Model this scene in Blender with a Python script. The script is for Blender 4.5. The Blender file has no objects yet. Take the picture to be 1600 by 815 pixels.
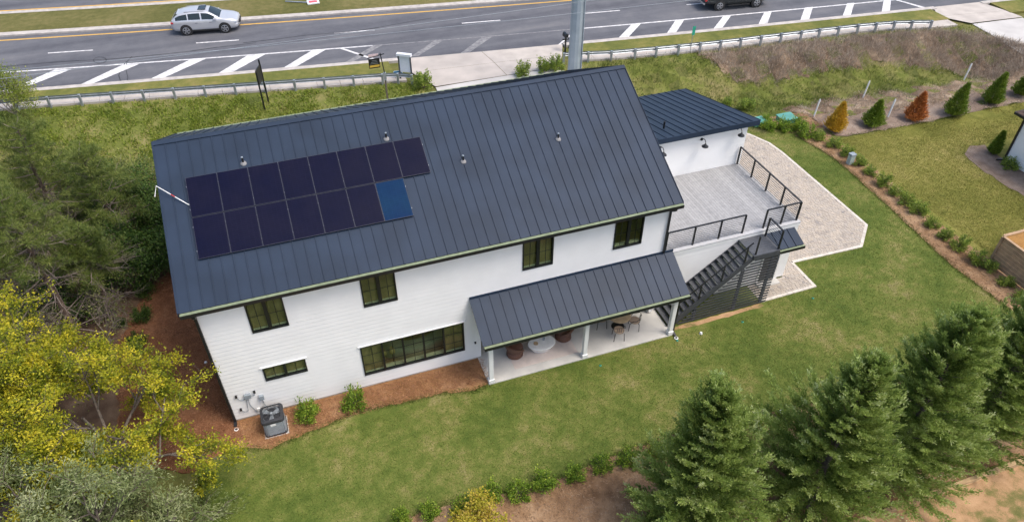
import bpy, bmesh, math, random
import numpy as np
from mathutils import Vector, Matrix
R = math.radians
scene = bpy.context.scene
# ------------------------------------------------------------------ camera
CF, CPITCH, CYAW, CROLL = 1148.822, 0.7080675, 0.3407041, 0.0026919
CPOS = np.array([4.29168, -20.63014, 23.83761])
_fw = np.array([math.sin(CYAW)*math.cos(CPITCH), math.cos(CYAW)*math.cos(CPITCH), -math.sin(CPITCH)])
_r0 = np.array([math.cos(CYAW), -math.sin(CYAW), 0.0]); _u0 = np.cross(_r0, _fw)
_r = _r0*math.cos(CROLL)+_u0*math.sin(CROLL); _u = -_r0*math.sin(CROLL)+_u0*math.cos(CROLL)
cam_d = bpy.data.cameras.new('camera'); cam = bpy.data.objects.new('camera', cam_d)
scene.collection.objects.link(cam); scene.camera = cam
cam_d.sensor_width = 36.0; cam_d.lens = CF/1600*36; cam_d.clip_end = 2000; cam_d.clip_start = .2
cam.matrix_world = Matrix(((_r[0], _u[0], -_fw[0], CPOS[0]), (_r[1], _u[1], -_fw[1], CPOS[1]), (_r[2], _u[2], -_fw[2], CPOS[2]), (0, 0, 0, 1)))
# ------------------------------------------------------------------ sky, sun, exposure
SUN_EL, SUN_AZ = R(60), R(-38)          # azimuth measured from +X towards +Y
wd = bpy.data.worlds.new('World'); scene.world = wd; wd.use_nodes = True
nt = wd.node_tree; bg = nt.nodes['Background']
sky = nt.nodes.new('ShaderNodeTexSky'); sky.sky_type = 'NISHITA'; sky.sun_disc = False
sky.sun_elevation = SUN_EL; sky.sun_rotation = math.pi/2 - SUN_AZ
sky.air_density = 1.0; sky.dust_density = 3.8; sky.ozone_density = 1.0
nt.links.new(sky.outputs[0], bg.inputs[0]); bg.inputs[1].default_value = 0.15
sd = bpy.data.lights.new('sun', 'SUN'); sd.energy = 1.15; sd.angle = R(24); sd.color = (1.0, .95, .88)
so = bpy.data.objects.new('sun', sd); scene.collection.objects.link(so)
sdir = Vector((math.cos(SUN_EL)*math.cos(SUN_AZ), math.cos(SUN_EL)*math.sin(SUN_AZ), math.sin(SUN_EL)))
so.rotation_euler = sdir.to_track_quat('Z', 'Y').to_euler(); so.location = (30, -20, 60)
scene.view_settings.view_transform = 'Standard'; scene.view_settings.look = 'None'
scene.view_settings.exposure = 0.84; scene.view_settings.gamma = 1
scene.render.engine = 'CYCLES'
# ------------------------------------------------------------------ helpers
rnd = random.Random(7); rng = np.random.default_rng(7)
def S(t): 
    t = np.clip(t, 0, 1); return t*t*(3-2*t)
def yr(x): return 26.4-.15*x+.0005*x*x
def gz(x, y):
    d = yr(x)-y
    zl = .75*S(1-(d-.5)/5)
    zr = .75-1.5*S((d-.4)/4)+.75*S((d-5)/4.5)
    ze = .75*S(1-(d-4)/16)
    e = S((x-53)/4.)
    zl = zl*(1-e)+ze*e
    w = S((x-22)/8.)*(1-S((x-52)/4.))
    zr = zr+.09*S(d/2)*S((12-d)/3)*(np.sin(1.7*x+.6*y)+np.sin(1.1*y-2.3*x+1)+.6*np.sin(3.1*x+2.2*y))
    return zl*(1-w)+zr*w
def ray(px, py):
    d = _fw+_r*(px-800)/CF-_u*(py-407.5)/CF
    return d/np.linalg.norm(d)
def at(px, py, z=0.):                      # where the sight line of a photo pixel meets the level z
    d = ray(px, py); return Vector(CPOS+d*(z-CPOS[2])/d[2])
def hit(px, py):                           # where it meets the terrain
    z = 0.
    for _ in range(25):
        q = at(px, py, z); z = .5*z+.5*float(gz(q.x, q.y))
    return q
def link(o): scene.collection.objects.link(o); return o
def props(o, label=None, cat=None, group=None, kind=None):
    if label: o['label'] = label
    if cat: o['category'] = cat
    if group: o['group'] = group
    if kind: o['kind'] = kind
    return o
def thing(name, label, cat, loc=(0, 0, 0), group=None):
    o = link(bpy.data.objects.new(name, None)); o.location = loc; o.empty_display_size = .2
    return props(o, label, cat, group)
def wloc(o):
    v = Vector((0, 0, 0))
    while o is not None: v += o.location; o = o.parent
    return v
def put(name, me, mat, parent=None, kind=None):
    o = link(bpy.data.objects.new(name, me))
    if mat is not None: me.materials.append(mat)
    if parent is not None: o.parent = parent
    if kind: o['kind'] = kind
    return o
class MB:
    def __init__(s): s.v = []; s.f = []
    def add(s, vs, fs):
        n = len(s.v); s.v += [tuple(map(float, q)) for q in vs]; s.f += [tuple(i+n for i in f) for f in fs]; return s
    def box(s, x0, x1, y0, y1, z0, z1):
        return s.add([(x0,y0,z0),(x1,y0,z0),(x1,y1,z0),(x0,y1,z0),(x0,y0,z1),(x1,y0,z1),(x1,y1,z1),(x0,y1,z1)],
                     [(0,3,2,1),(4,5,6,7),(0,1,5,4),(1,2,6,5),(2,3,7,6),(3,0,4,7)])
    def bar(s, a, b, w, h, up=(0,0,1)):    # rectangular bar from a to b
        a = Vector(a); b = Vector(b); t = (b-a).normalized(); up = Vector(up)
        if abs(t.dot(up)) > .99: up = Vector((1, 0, 0))
        sd_ = t.cross(up).normalized(); u2 = sd_.cross(t)
        vs = [p+sd_*w/2*i+u2*h/2*j for p in (a, b) for i, j in ((-1,-1),(1,-1),(1,1),(-1,1))]
        return s.add(vs, [(0,1,2,3)[::-1],(4,5,6,7),(0,1,5,4),(1,2,6,5),(2,3,7,6),(3,0,4,7)])
    def tube(s, pts, r, n=8, cap=True):
        pts = [Vector(p) for p in pts]; m = len(pts); rs = r if isinstance(r, (list, tuple)) else [r]*m
        vs = []
        for i, p in enumerate(pts):
            t = (pts[min(i+1, m-1)]-pts[max(i-1, 0)])
            t = t.normalized() if t.length > 1e-9 else Vector((0, 0, 1))
            a = Vector((0, 0, 1)) if abs(t.z) < .9 else Vector((1, 0, 0))
            e1 = t.cross(a).normalized(); e2 = t.cross(e1)
            vs += [p+(e1*math.cos(2*math.pi*k/n)+e2*math.sin(2*math.pi*k/n))*rs[i] for k in range(n)]
        fs = [(i*n+k, i*n+(k+1) % n, (i+1)*n+(k+1) % n, (i+1)*n+k) for i in range(m-1) for k in range(n)]
        if cap: fs += [tuple(range(n))[::-1], tuple((m-1)*n+k for k in range(n))]
        return s.add(vs, fs)
    def lathe(s, prof, n=24, c=(0, 0, 0), sx=1., sy=1.):
        vs = [(c[0]+r*sx*math.cos(2*math.pi*k/n), c[1]+r*sy*math.sin(2*math.pi*k/n), c[2]+z) for r, z in prof for k in range(n)]
        m = len(prof)
        fs = [(i*n+k, i*n+(k+1) % n, (i+1)*n+(k+1) % n, (i+1)*n+k) for i in range(m-1) for k in range(n)]
        fs += [tuple(range(n))[::-1], tuple((m-1)*n+k for k in range(n))]
        return s.add(vs, fs)
    def prism(s, poly, z0, z1):
        n = len(poly); vs = [(p[0], p[1], z0) for p in poly]+[(p[0], p[1], z1) for p in poly]
        return s.add(vs, [tuple(range(n))[::-1], tuple(range(n, 2*n))]+[(i, (i+1) % n, n+(i+1) % n, n+i) for i in range(n)])
    def loft(s, rings, cap=True):
        n = len(rings[0]); m = len(rings); vs = [p for r in rings for p in r]
        fs = [(i*n+k, i*n+(k+1) % n, (i+1)*n+(k+1) % n, (i+1)*n+k) for i in range(m-1) for k in range(n)]
        if cap: fs += [tuple(range(n))[::-1], tuple((m-1)*n+k for k in range(n))]
        return s.add(vs, fs)
    def build(s, name, mat, parent=None, kind=None, bev=0, smooth=False, fix=False, local=False):
        off = wloc(parent) if (parent is not None and not local) else Vector((0, 0, 0))
        me = bpy.data.meshes.new(name)
        me.from_pydata([(a-off.x, b-off.y, c-off.z) for a, b, c in s.v], [], s.f); me.update()
        if bev or fix:
            bm = bmesh.new(); bm.from_mesh(me)
            if fix: bmesh.ops.recalc_face_normals(bm, faces=bm.faces)
            if bev: bmesh.ops.bevel(bm, geom=[e for e in bm.edges if len(e.link_faces) == 2 and e.calc_face_angle(0) > .6], offset=bev, segments=2, affect='EDGES', profile=.6)
            bm.to_mesh(me); bm.free()
        if smooth: me.polygons.foreach_set('use_smooth', [True]*len(me.polygons))
        return put(name, me, mat, parent, kind)
def npmesh(name, V, F):                    # fast mesh from arrays, F of shape (n, k)
    me = bpy.data.meshes.new(name); n, k = F.shape
    me.vertices.add(len(V)); me.vertices.foreach_set('co', np.ascontiguousarray(V, np.float32).ravel())
    me.loops.add(n*k); me.loops.foreach_set('vertex_index', np.ascontiguousarray(F, np.int32).ravel())
    me.polygons.add(n); me.polygons.foreach_set('loop_start', np.arange(0, n*k, k, dtype=np.int32))
    me.polygons.foreach_set('loop_total', np.full(n, k, np.int32)); me.update(calc_edges=True)
    return me
def nrm(a): return a/np.maximum(np.linalg.norm(a, axis=-1, keepdims=True), 1e-9)
def leaf_arrays(P, D, L, W, N=None):       # one diamond-shaped leaf for each base point
    n = len(P); D = nrm(D)
    if N is None: N = rng.normal(size=(n, 3))+np.array([0, 0, 1.3])
    sd_ = nrm(np.cross(D, N)); L = np.broadcast_to(L, n)[:, None]; W = np.broadcast_to(W, n)[:, None]
    up = np.cross(sd_, D)
    V = np.stack([P, P+D*L*.45+sd_*W*.5, P+D*L-up*L*.12, P+D*L*.45-sd_*W*.5], 1).reshape(-1, 3)
    return V, np.arange(4*n).reshape(n, 4)
def blade_mesh(name, P, D, L, W):          # one narrow triangle for each blade
    n = len(P); D = nrm(D); sd_ = nrm(np.cross(D, rng.normal(size=(n, 3))))
    L = np.broadcast_to(L, n)[:, None]; W = np.broadcast_to(W, n)[:, None]
    V = np.stack([P-sd_*W/2, P+sd_*W/2, P+D*L], 1).reshape(-1, 3)
    return npmesh(name, V, np.arange(3*n).reshape(n, 3))
def inside(poly, x, y):
    r = np.zeros(len(x), bool); n = len(poly)
    for i in range(n):
        (x0, y0), (x1, y1) = poly[i][:2], poly[(i+1) % n][:2]
        c = ((y0 > y) != (y1 > y)) & (x < (x1-x0)*(y-y0)/((y1-y0) if abs(y1-y0) > 1e-12 else 1e-12)+x0)
        r ^= c
    return r
def scatter(poly, n):
    a = np.array([q[:2] for q in poly]); lo = a.min(0); hi = a.max(0); out = []
    tot = 0
    while tot < n:
        q = lo+rng.random((n*2, 2))*(hi-lo); q = q[inside(poly, q[:, 0], q[:, 1])]; out.append(q); tot += len(q)
    return np.concatenate(out)[:n]
def wobble(poly, step=.35, amp=.07, seed=1):
    r = random.Random(seed); out = []
    for i in range(len(poly)):
        a = Vector(poly[i][:2]); b = Vector(poly[(i+1) % len(poly)][:2]); n = max(1, int((b-a).length/step))
        t = (b-a).normalized(); nn = Vector((-t.y, t.x))
        for k in range(n): out.append(tuple(a.lerp(b, k/n)+nn*r.uniform(-amp, amp)))
    return out
def drape(name, poly, mat, lift, cell=1., kind='structure', thick=0., parent=None):
    bm = bmesh.new(); bm.faces.new([bm.verts.new((p[0], p[1], 0)) for p in poly])
    xs = [p[0] for p in poly]; ys = [p[1] for p in poly]
    if cell:
        for ax, lo, hi in ((0, min(xs), max(xs)), (1, min(ys), max(ys))):
            k = math.ceil(lo/cell)*cell
            while k < hi:
                co = (k, 0, 0) if ax == 0 else (0, k, 0); no = (1, 0, 0) if ax == 0 else (0, 1, 0)
                bmesh.ops.bisect_plane(bm, geom=bm.verts[:]+bm.edges[:]+bm.faces[:], plane_co=co, plane_no=no); k += cell
    bmesh.ops.triangulate(bm, faces=[f for f in bm.faces if len(f.verts) > 4])
    if thick:
        ex = bmesh.ops.extrude_face_region(bm, geom=[e for e in bm.edges if e.is_boundary])
        low = {v for v in ex['geom'] if isinstance(v, bmesh.types.BMVert)}
    else: low = set()
    for v in bm.verts: v.co.z = float(gz(v.co.x, v.co.y))+lift-(thick if v in low else 0)
    bmesh.ops.recalc_face_normals(bm, faces=bm.faces)
    me = bpy.data.meshes.new(name); bm.to_mesh(me); bm.free()
    if sum(p.normal.z*p.area for p in me.polygons) < 0: me.flip_normals()
    return put(name, me, mat, parent, kind)
# ------------------------------------------------------------------ materials
def nodes(name):
    m = bpy.data.materials.new(name); m.use_nodes = True; t = m.node_tree
    return m, t, t.nodes['Principled BSDF'], (lambda k, **kw: _mk(t, k, kw)), t.links.new
def _mk(t, k, kw):
    n = t.nodes.new('ShaderNode'+k)
    for a, b in kw.items(): setattr(n, a, b)
    return n
def rgba(c): return (c[0], c[1], c[2], 1)
def ramp(n, stops):
    e = n.color_ramp.elements
    while len(e) < len(stops): e.new(.5)
    for x, (p, c) in zip(e, stops): x.position = p; x.color = rgba(c)
def mat(name, c, rough=.6, c2=None, var=.12, scale=6., bump=0., bscale=60., metal=0., spec=.5, island=0., coat=0.):
    """base colour with two octaves of procedural unevenness, fine relief, optional tint per loose piece"""
    m, t, b, N, Lk = nodes(name)
    geo = N('NewGeometry')
    no = N('TexNoise'); no.inputs['Scale'].default_value = scale; no.inputs['Detail'].default_value = 6
    Lk(geo.outputs['Position'], no.inputs['Vector'])
    c2 = c2 or tuple(x*(1-var*1.6) for x in c); ca = tuple(min(1, x*(1+var*.5)) for x in c)
    rp = N('ValToRGB'); ramp(rp, [(.32, c2), (.68, ca)]); Lk(no.outputs['Fac'], rp.inputs[0]); col = rp.outputs[0]
    if island:
        mp = N('MapRange'); mp.inputs[3].default_value = 1-island; mp.inputs[4].default_value = 1+island
        Lk(geo.outputs['Random Per Island'], mp.inputs[0])
        mx = N('MixRGB', blend_type='MULTIPLY'); mx.inputs[0].default_value = 1
        Lk(col, mx.inputs[1]); Lk(mp.outputs[0], mx.inputs[2]); col = mx.outputs[0]
    Lk(col, b.inputs['Base Color'])
    b.inputs['Roughness'].default_value = rough; b.inputs['Metallic'].default_value = metal
    b.inputs['Specular IOR Level'].default_value = spec
    if coat: b.inputs['Coat Weight'].default_value = coat; b.inputs['Coat Roughness'].default_value = .08
    if bump:
        n2 = N('TexNoise'); n2.inputs['Scale'].default_value = bscale; n2.inputs['Detail'].default_value = 4
        Lk(geo.outputs['Position'], n2.inputs['Vector'])
        bp = N('Bump'); bp.inputs['Strength'].default_value = bump; bp.inputs['Distance'].default_value = .02
        Lk(n2.outputs['Fac'], bp.inputs['Height']); Lk(bp.outputs[0], b.inputs['Normal'])
    return m
def leafmat(name, cols, trans=.35, rough=.55, nscale=.9, tip=0., rw=.62):
    """leaves: tint per leaf, clumps of lighter and darker growth, light coming through"""
    m, t, b, N, Lk = nodes(name); geo = N('NewGeometry')
    rp = N('ValToRGB'); k = len(cols); ramp(rp, [(i/(k-1), c) for i, c in enumerate(cols)])
    no = N('TexNoise'); no.inputs['Scale'].default_value = nscale; no.inputs['Detail'].default_value = 3
    Lk(geo.outputs['Position'], no.inputs['Vector'])
    ad = N('Math', operation='MULTIPLY_ADD'); ad.inputs[1].default_value = rw
    sc = N('MapRange'); sc.inputs[1].default_value = .3; sc.inputs[2].default_value = .7; sc.inputs[3].default_value = 0; sc.inputs[4].default_value = 1.04-rw
    Lk(no.outputs['Fac'], sc.inputs[0]); Lk(geo.outputs['Random Per Island'], ad.inputs[0]); Lk(sc.outputs[0], ad.inputs[2])
    v = ad.outputs[0]
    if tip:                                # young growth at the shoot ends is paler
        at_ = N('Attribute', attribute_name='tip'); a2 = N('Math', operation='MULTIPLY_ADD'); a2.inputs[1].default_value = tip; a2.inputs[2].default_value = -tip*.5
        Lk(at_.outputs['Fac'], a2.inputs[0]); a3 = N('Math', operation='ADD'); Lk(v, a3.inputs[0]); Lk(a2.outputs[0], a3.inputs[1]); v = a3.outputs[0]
    Lk(v, rp.inputs[0]); Lk(rp.outputs[0], b.inputs['Base Color'])
    b.inputs['Roughness'].default_value = rough; b.inputs['Specular IOR Level'].default_value = .3
    tr = N('BsdfTranslucent'); Lk(rp.outputs[0], tr.inputs[0]); mx = N('MixShader'); mx.inputs[0].default_value = trans
    Lk(b.outputs[0], mx.inputs[1]); Lk(tr.outputs[0], mx.inputs[2]); Lk(mx.outputs[0], t.nodes['Material Output'].inputs[0])
    return m
def groundmat(name, stops, big=.35, mid=2.2, fine=38., bump=.5, finec=.5, sod=None, con=.14):
    """ground cover: broad patches, smaller mottling, fine grain; optional rectangles of laid sod"""
    m, t, b, N, Lk = nodes(name); geo = N('NewGeometry')
    def noise(s, d=5., ro=.55, rot=0):
        n = N('TexNoise'); n.inputs['Scale'].default_value = s; n.inputs['Detail'].default_value = d; n.inputs['Roughness'].default_value = ro
        Lk(geo.outputs['Position'], n.inputs['Vector']); return n.outputs['Fac']
    def mad(a, k, c=None):
        n = N('Math', operation='MULTIPLY_ADD'); Lk(a, n.inputs[0]); n.inputs[1].default_value = k
        if c is None: n.inputs[2].default_value = 0
        else: Lk(c, n.inputs[2])
        return n.outputs[0]
    v = mad(noise(big, 3), .95, mad(noise(mid, 5, .6), .75, mad(noise(fine, 6, .7), finec)))
    tot = .95+.75+finec
    if sod:
        mp = N('Mapping'); mp.inputs['Rotation'].default_value = (0, 0, R(sod)); Lk(geo.outputs['Position'], mp.inputs['Vector'])
        br = N('TexBrick'); br.inputs['Scale'].default_value = 1; br.inputs['Brick Width'].default_value = 1.5; br.inputs['Row Height'].default_value = .62
        br.inputs['Mortar Size'].default_value = .02; br.inputs['Mortar Smooth'].default_value = 1
        br.inputs['Color1'].default_value = (.25, .25, .25, 1); br.inputs['Color2'].default_value = (.75, .75, .75, 1); br.inputs['Mortar'].default_value = (.62, .62, .62, 1)
        Lk(mp.outputs[0], br.inputs['Vector']); v = mad(br.outputs['Color'], .42, v); tot += .42
    sc = N('MapRange'); sc.inputs[1].default_value = tot*(.5-con); sc.inputs[2].default_value = tot*(.5+con); Lk(v, sc.inputs[0])
    rp = N('ValToRGB'); ramp(rp, stops); Lk(sc.outputs[0], rp.inputs[0]); Lk(rp.outputs[0], b.inputs['Base Color'])
    b.inputs['Roughness'].default_value = .9; b.inputs['Specular IOR Level'].default_value = .15
    bp = N('Bump'); bp.inputs['Strength'].default_value = bump; bp.inputs['Distance'].default_value = .05
    Lk(noise(fine*.7, 6, .75), bp.inputs['Height']); Lk(bp.outputs[0], b.inputs['Normal'])
    return m
M = {}
M['siding'] = mat('white_siding', (.80, .80, .79), .55, var=.03, scale=1.2, bump=.08, bscale=25)
M['trim'] = mat('white_trim', (.80, .80, .78), .5, var=.03, scale=3)
M['roof'] = mat('charcoal_metal_roof', (.020, .034, .060), .5, c2=(.015, .026, .046), scale=.7, bump=.04, bscale=3, metal=.0, spec=.22)
M['black'] = mat('black_metal', (.012, .013, .015), .4, var=.2, scale=9)
M['blackframe'] = mat('black_window_frame', (.010, .012, .013), .35, var=.1)
M['gutter'] = mat('gutter_guard', (.22, .26, .155), .5, var=.15, scale=5)
M['concrete'] = mat('patio_concrete', (.50, .485, .45), .85, c2=(.43, .42, .395), scale=1.5, bump=.15, bscale=50)
M['walk'] = mat('sidewalk_concrete', (.47, .425, .375), .9, c2=(.39, .35, .31), scale=1.1, bump=.2, bscale=40)
M['drive'] = mat('driveway_concrete', (.47, .42, .37), .9, c2=(.39, .35, .31), scale=.7, bump=.2, bscale=40)
M['drive2'] = mat('pale_driveway_concrete', (.50, .48, .45), .9, c2=(.43, .41, .385), scale=.7, bump=.2, bscale=40)
M['kerb'] = mat('kerb_concrete', (.48, .44, .40), .9, c2=(.36, .33, .30), scale=2.5, bump=.2)
def asphaltmat():
    m, t, b, N, Lk = nodes('asphalt'); geo = N('NewGeometry'); mp = N('Mapping'); mp.inputs['Rotation'].default_value = (0, 0, R(8.5)); mp.inputs['Scale'].default_value = (.05, .75, 1)
    Lk(geo.outputs['Position'], mp.inputs['Vector'])
    a = N('TexNoise'); a.inputs['Scale'].default_value = 1.; a.inputs['Detail'].default_value = 4; Lk(mp.outputs[0], a.inputs['Vector'])
    c = N('TexNoise'); c.inputs['Scale'].default_value = .6; c.inputs['Detail'].default_value = 8; c.inputs['Roughness'].default_value = .7; Lk(geo.outputs['Position'], c.inputs['Vector'])
    d = N('TexNoise'); d.inputs['Scale'].default_value = 30; d.inputs['Detail'].default_value = 4; Lk(geo.outputs['Position'], d.inputs['Vector'])
    s1 = N('Math', operation='MULTIPLY_ADD'); s1.inputs[1].default_value = .7; Lk(c.outputs['Fac'], s1.inputs[0]); Lk(a.outputs['Fac'], s1.inputs[2])
    s2 = N('Math', operation='MULTIPLY_ADD'); s2.inputs[1].default_value = .5; Lk(d.outputs['Fac'], s2.inputs[0]); Lk(s1.outputs[0], s2.inputs[2])
    sc = N('MapRange'); sc.inputs[1].default_value = .85; sc.inputs[2].default_value = 1.4; Lk(s2.outputs[0], sc.inputs[0])
    rp = N('ValToRGB'); ramp(rp, [(0, (.078, .080, .092)), (.5, (.118, .120, .132)), (1, (.165, .163, .168))]); Lk(sc.outputs[0], rp.inputs[0]); Lk(rp.outputs[0], b.inputs['Base Color'])
    b.inputs['Roughness'].default_value = .9; b.inputs['Specular IOR Level'].default_value = .3; return m
M['asphalt'] = asphaltmat()
M['tar'] = mat('tar_seal', (.028, .028, .03), .6, var=.3, scale=4)
M['paint'] = mat('white_road_paint', (.72, .71, .69), .8, c2=(.46, .45, .45), scale=4)
M['fadepaint'] = mat('worn_road_paint', (.26, .255, .25), .9, c2=(.14, .14, .15), scale=3.5)
M['yellow'] = mat('yellow_road_paint', (.62, .36, .06), .8, c2=(.50, .30, .07), scale=4)
M['deck'] = mat('grey_deck_board', (.315, .315, .315), .8, c2=(.27, .27, .27), scale=5, bump=.1, island=.08)
M['decktrim'] = mat('grey_deck_trim', (.46, .46, .46), .7, var=.08, scale=5)
M['tread'] = mat('dark_grey_tread', (.080, .085, .094), .55, var=.12, scale=7)
M['slat'] = mat('dark_grey_slat', (.055, .059, .068), .6, var=.15, scale=7)
def pavermat():
    m, t, b, N, Lk = nodes('mixed_pavers'); geo = N('NewGeometry'); rp = N('ValToRGB')
    ramp(rp, [(0, (.22, .21, .205)), (.2, (.33, .29, .245)), (.42, (.42, .36, .29)), (.6, (.37, .33, .285)), (.8, (.47, .40, .32)), (1, (.28, .265, .25))])
    no = N('TexNoise'); no.inputs['Scale'].default_value = 1.4; Lk(geo.outputs['Position'], no.inputs['Vector'])
    ad = N('Math', operation='MULTIPLY_ADD'); ad.inputs[1].default_value = .55; sc = N('MapRange'); sc.inputs[1].default_value = .3; sc.inputs[2].default_value = .7; sc.inputs[4].default_value = .45
    Lk(no.outputs['Fac'], sc.inputs[0]); Lk(geo.outputs['Random Per Island'], ad.inputs[0]); Lk(sc.outputs[0], ad.inputs[2]); Lk(ad.outputs[0], rp.inputs[0])
    Lk(rp.outputs[0], b.inputs['Base Color']); b.inputs['Roughness'].default_value = .9; return m
M['paver'] = pavermat()
M['paveredge'] = mat('paver_edging', (.58, .53, .46), .9, var=.1, scale=4, bump=.15, island=.06)
M['galv'] = mat('galvanised_steel', (.40, .43, .46), .42, c2=(.30, .33, .36), scale=3, metal=.55)
M['pole'] = mat('weathered_steel_pole', (.36, .41, .45), .5, c2=(.29, .34, .38), scale=1.3, metal=.3, bump=.05)
M['bark'] = mat('grey_bark', (.16, .13, .105), .95, c2=(.09, .072, .058), scale=9, bump=.6, bscale=30)
M['pinebark'] = mat('pine_bark', (.15, .105, .08), .95, c2=(.085, .06, .046), scale=8, bump=.6, bscale=30)
M['twig'] = mat('dead_twig', (.26, .21, .18), .95, c2=(.17, .135, .115), scale=6)
M['lawn'] = groundmat('lawn_turf', [(0, (.058, .090, .016)), (.3, (.084, .116, .021)), (.55, (.120, .146, .031)), (.8, (.180, .174, .053)), (1, (.25, .215, .095))], sod=0, finec=.8, fine=16., con=.118)
M['nlawn'] = groundmat('dry_lawn_turf', [(0, (.105, .115, .022)), (.4, (.16, .16, .034)), (.7, (.225, .207, .055)), (1, (.30, .25, .09))], big=.25)
M['verge'] = groundmat('verge_grass', [(0, (.085, .10, .025)), (.4, (.13, .14, .035)), (.7, (.19, .175, .05)), (1, (.25, .20, .08))])
M['median'] = groundmat('median_grass', [(0, (.075, .082, .022)), (.4, (.12, .115, .036)), (.7, (.165, .145, .055)), (1, (.21, .17, .075))], big=.2)
M['bank'] = groundmat('weedy_bank', [(0, (.075, .095, .018)), (.4, (.125, .145, .03)), (.7, (.19, .18, .06)), (1, (.27, .22, .11))], mid=1.2)
M['brush'] = groundmat('dry_brush_soil', [(0, (.085, .055, .033)), (.4, (.18, .125, .080)), (.7, (.28, .205, .138)), (1, (.37, .29, .205))], mid=1.4)
M['straw'] = groundmat('pine_straw', [(0, (.10, .042, .022)), (.4, (.175, .075, .038)), (.7, (.25, .115, .058)), (1, (.32, .17, .095))], mid=1.6, fine=55)
M['straw2'] = groundmat('fresh_pine_straw', [(0, (.17, .085, .036)), (.4, (.25, .13, .056)), (.7, (.33, .18, .085)), (1, (.40, .24, .13))], mid=1.8, fine=55)
M['mulch'] = groundmat('brown_mulch', [(0, (.13, .072, .036)), (.4, (.25, .15, .080)), (.7, (.35, .225, .128)), (1, (.44, .31, .195))], mid=2, fine=50)
M['gmulch'] = groundmat('greyish_mulch', [(0, (.13, .092, .068)), (.4, (.21, .155, .118)), (.7, (.28, .215, .168)), (1, (.34, .275, .22))], mid=2)
M['dirt'] = groundmat('bare_clay_soil', [(0, (.10, .11, .03)), (.28, (.19, .16, .06)), (.45, (.36, .22, .115)), (.75, (.46, .29, .16)), (1, (.54, .36, .21))], big=.5)
M['forest'] = groundmat('leaf_litter', [(0, (.085, .052, .033)), (.4, (.14, .085, .055)), (.7, (.20, .13, .085)), (1, (.27, .19, .13))], mid=1.4)
M['ground'] = groundmat('rough_ground', [(0, (.06, .075, .018)), (.5, (.12, .125, .035)), (1, (.2, .17, .07))])
M['wood'] = mat('weathered_fence_wood', (.42, .28, .165), .85, c2=(.31, .205, .125), scale=4, bump=.3, island=.1)
M['newwood'] = mat('fresh_fence_wood', (.52, .31, .11), .8, c2=(.44, .25, .085), scale=4, bump=.3, island=.08)
M['timber'] = mat('pale_landscape_timber', (.42, .29, .15), .85, c2=(.32, .215, .11), scale=5, bump=.3)
M['shingle'] = mat('brown_shingle', (.10, .065, .05), .9, c2=(.065, .043, .034), scale=6, bump=.4, bscale=20, island=.3)
M['solar'] = None
def glassmat(name, tint=(.62, .74, .60), ior=1.5):
    m, t, b, N, Lk = nodes(name); t.nodes.remove(b)
    tr = N('BsdfTransparent'); tr.inputs[0].default_value = rgba(tint); gl = N('BsdfGlossy'); gl.inputs['Roughness'].default_value = .03
    lw = N('LayerWeight'); lw.inputs[0].default_value = .5; pw_ = N('Math', operation='POWER'); pw_.inputs[1].default_value = 4.; Lk(lw.outputs['Facing'], pw_.inputs[0])
    fr = N('Math', operation='MULTIPLY_ADD'); fr.inputs[1].default_value = .85; fr.inputs[2].default_value = .05; Lk(pw_.outputs[0], fr.inputs[0]); mx = N('MixShader')
    Lk(fr.outputs[0], mx.inputs[0]); Lk(tr.outputs[0], mx.inputs[1]); Lk(gl.outputs[0], mx.inputs[2]); Lk(mx.outputs[0], t.nodes['Material Output'].inputs[0])
    return m
def solarmat(name, a, b_, rough=.16):
    m, t, b, N, Lk = nodes(name); tc = N('TexCoord')
    br = N('TexBrick'); br.offset = 0; br.inputs['Scale'].default_value = 1; br.inputs['Brick Width'].default_value = .172; br.inputs['Row Height'].default_value = .076
    br.inputs['Mortar Size'].default_value = .003; br.inputs['Color1'].default_value = rgba(a); br.inputs['Color2'].default_value = rgba(b_); br.inputs['Mortar'].default_value = rgba(tuple(x*1.5+.004 for x in a))
    Lk(tc.outputs['Object'], br.inputs['Vector'])
    geo = N('NewGeometry'); no = N('TexNoise'); no.inputs['Scale'].default_value = .8; Lk(geo.outputs['Position'], no.inputs['Vector'])
    rp = N('ValToRGB'); ramp(rp, [(.35, (.75, .75, .95)), (.65, (1.25, 1.05, 1.0))]); Lk(no.outputs['Fac'], rp.inputs[0])
    mx = N('MixRGB', blend_type='MULTIPLY'); mx.inputs[0].default_value = 1; Lk(br.outputs['Color'], mx.inputs[1]); Lk(rp.outputs[0], mx.inputs[2])
    Lk(mx.outputs[0], b.inputs['Base Color']); b.inputs['Roughness'].default_value = rough; b.inputs['Specular IOR Level'].default_value = .12
    return m
M['glass'] = glassmat('green_tinted_glass', (.76, .79, .70))
M['solar'] = solarmat('dark_solar_cells', (.004, .005, .017), (.005, .006, .020))
M['solarblue'] = solarmat('blue_solar_cells', (.001, .020, .058), (.002, .023, .066))
M['interior'] = mat('tan_interior_wall', (.78, .74, .58), .8, var=.08, scale=2)
M['intfloor'] = mat('tan_interior_floor', (.66, .56, .36), .7, var=.15, scale=3)
M['silver'] = mat('bare_aluminium', (.45, .46, .48), .35, metal=.8, var=.1)
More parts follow.
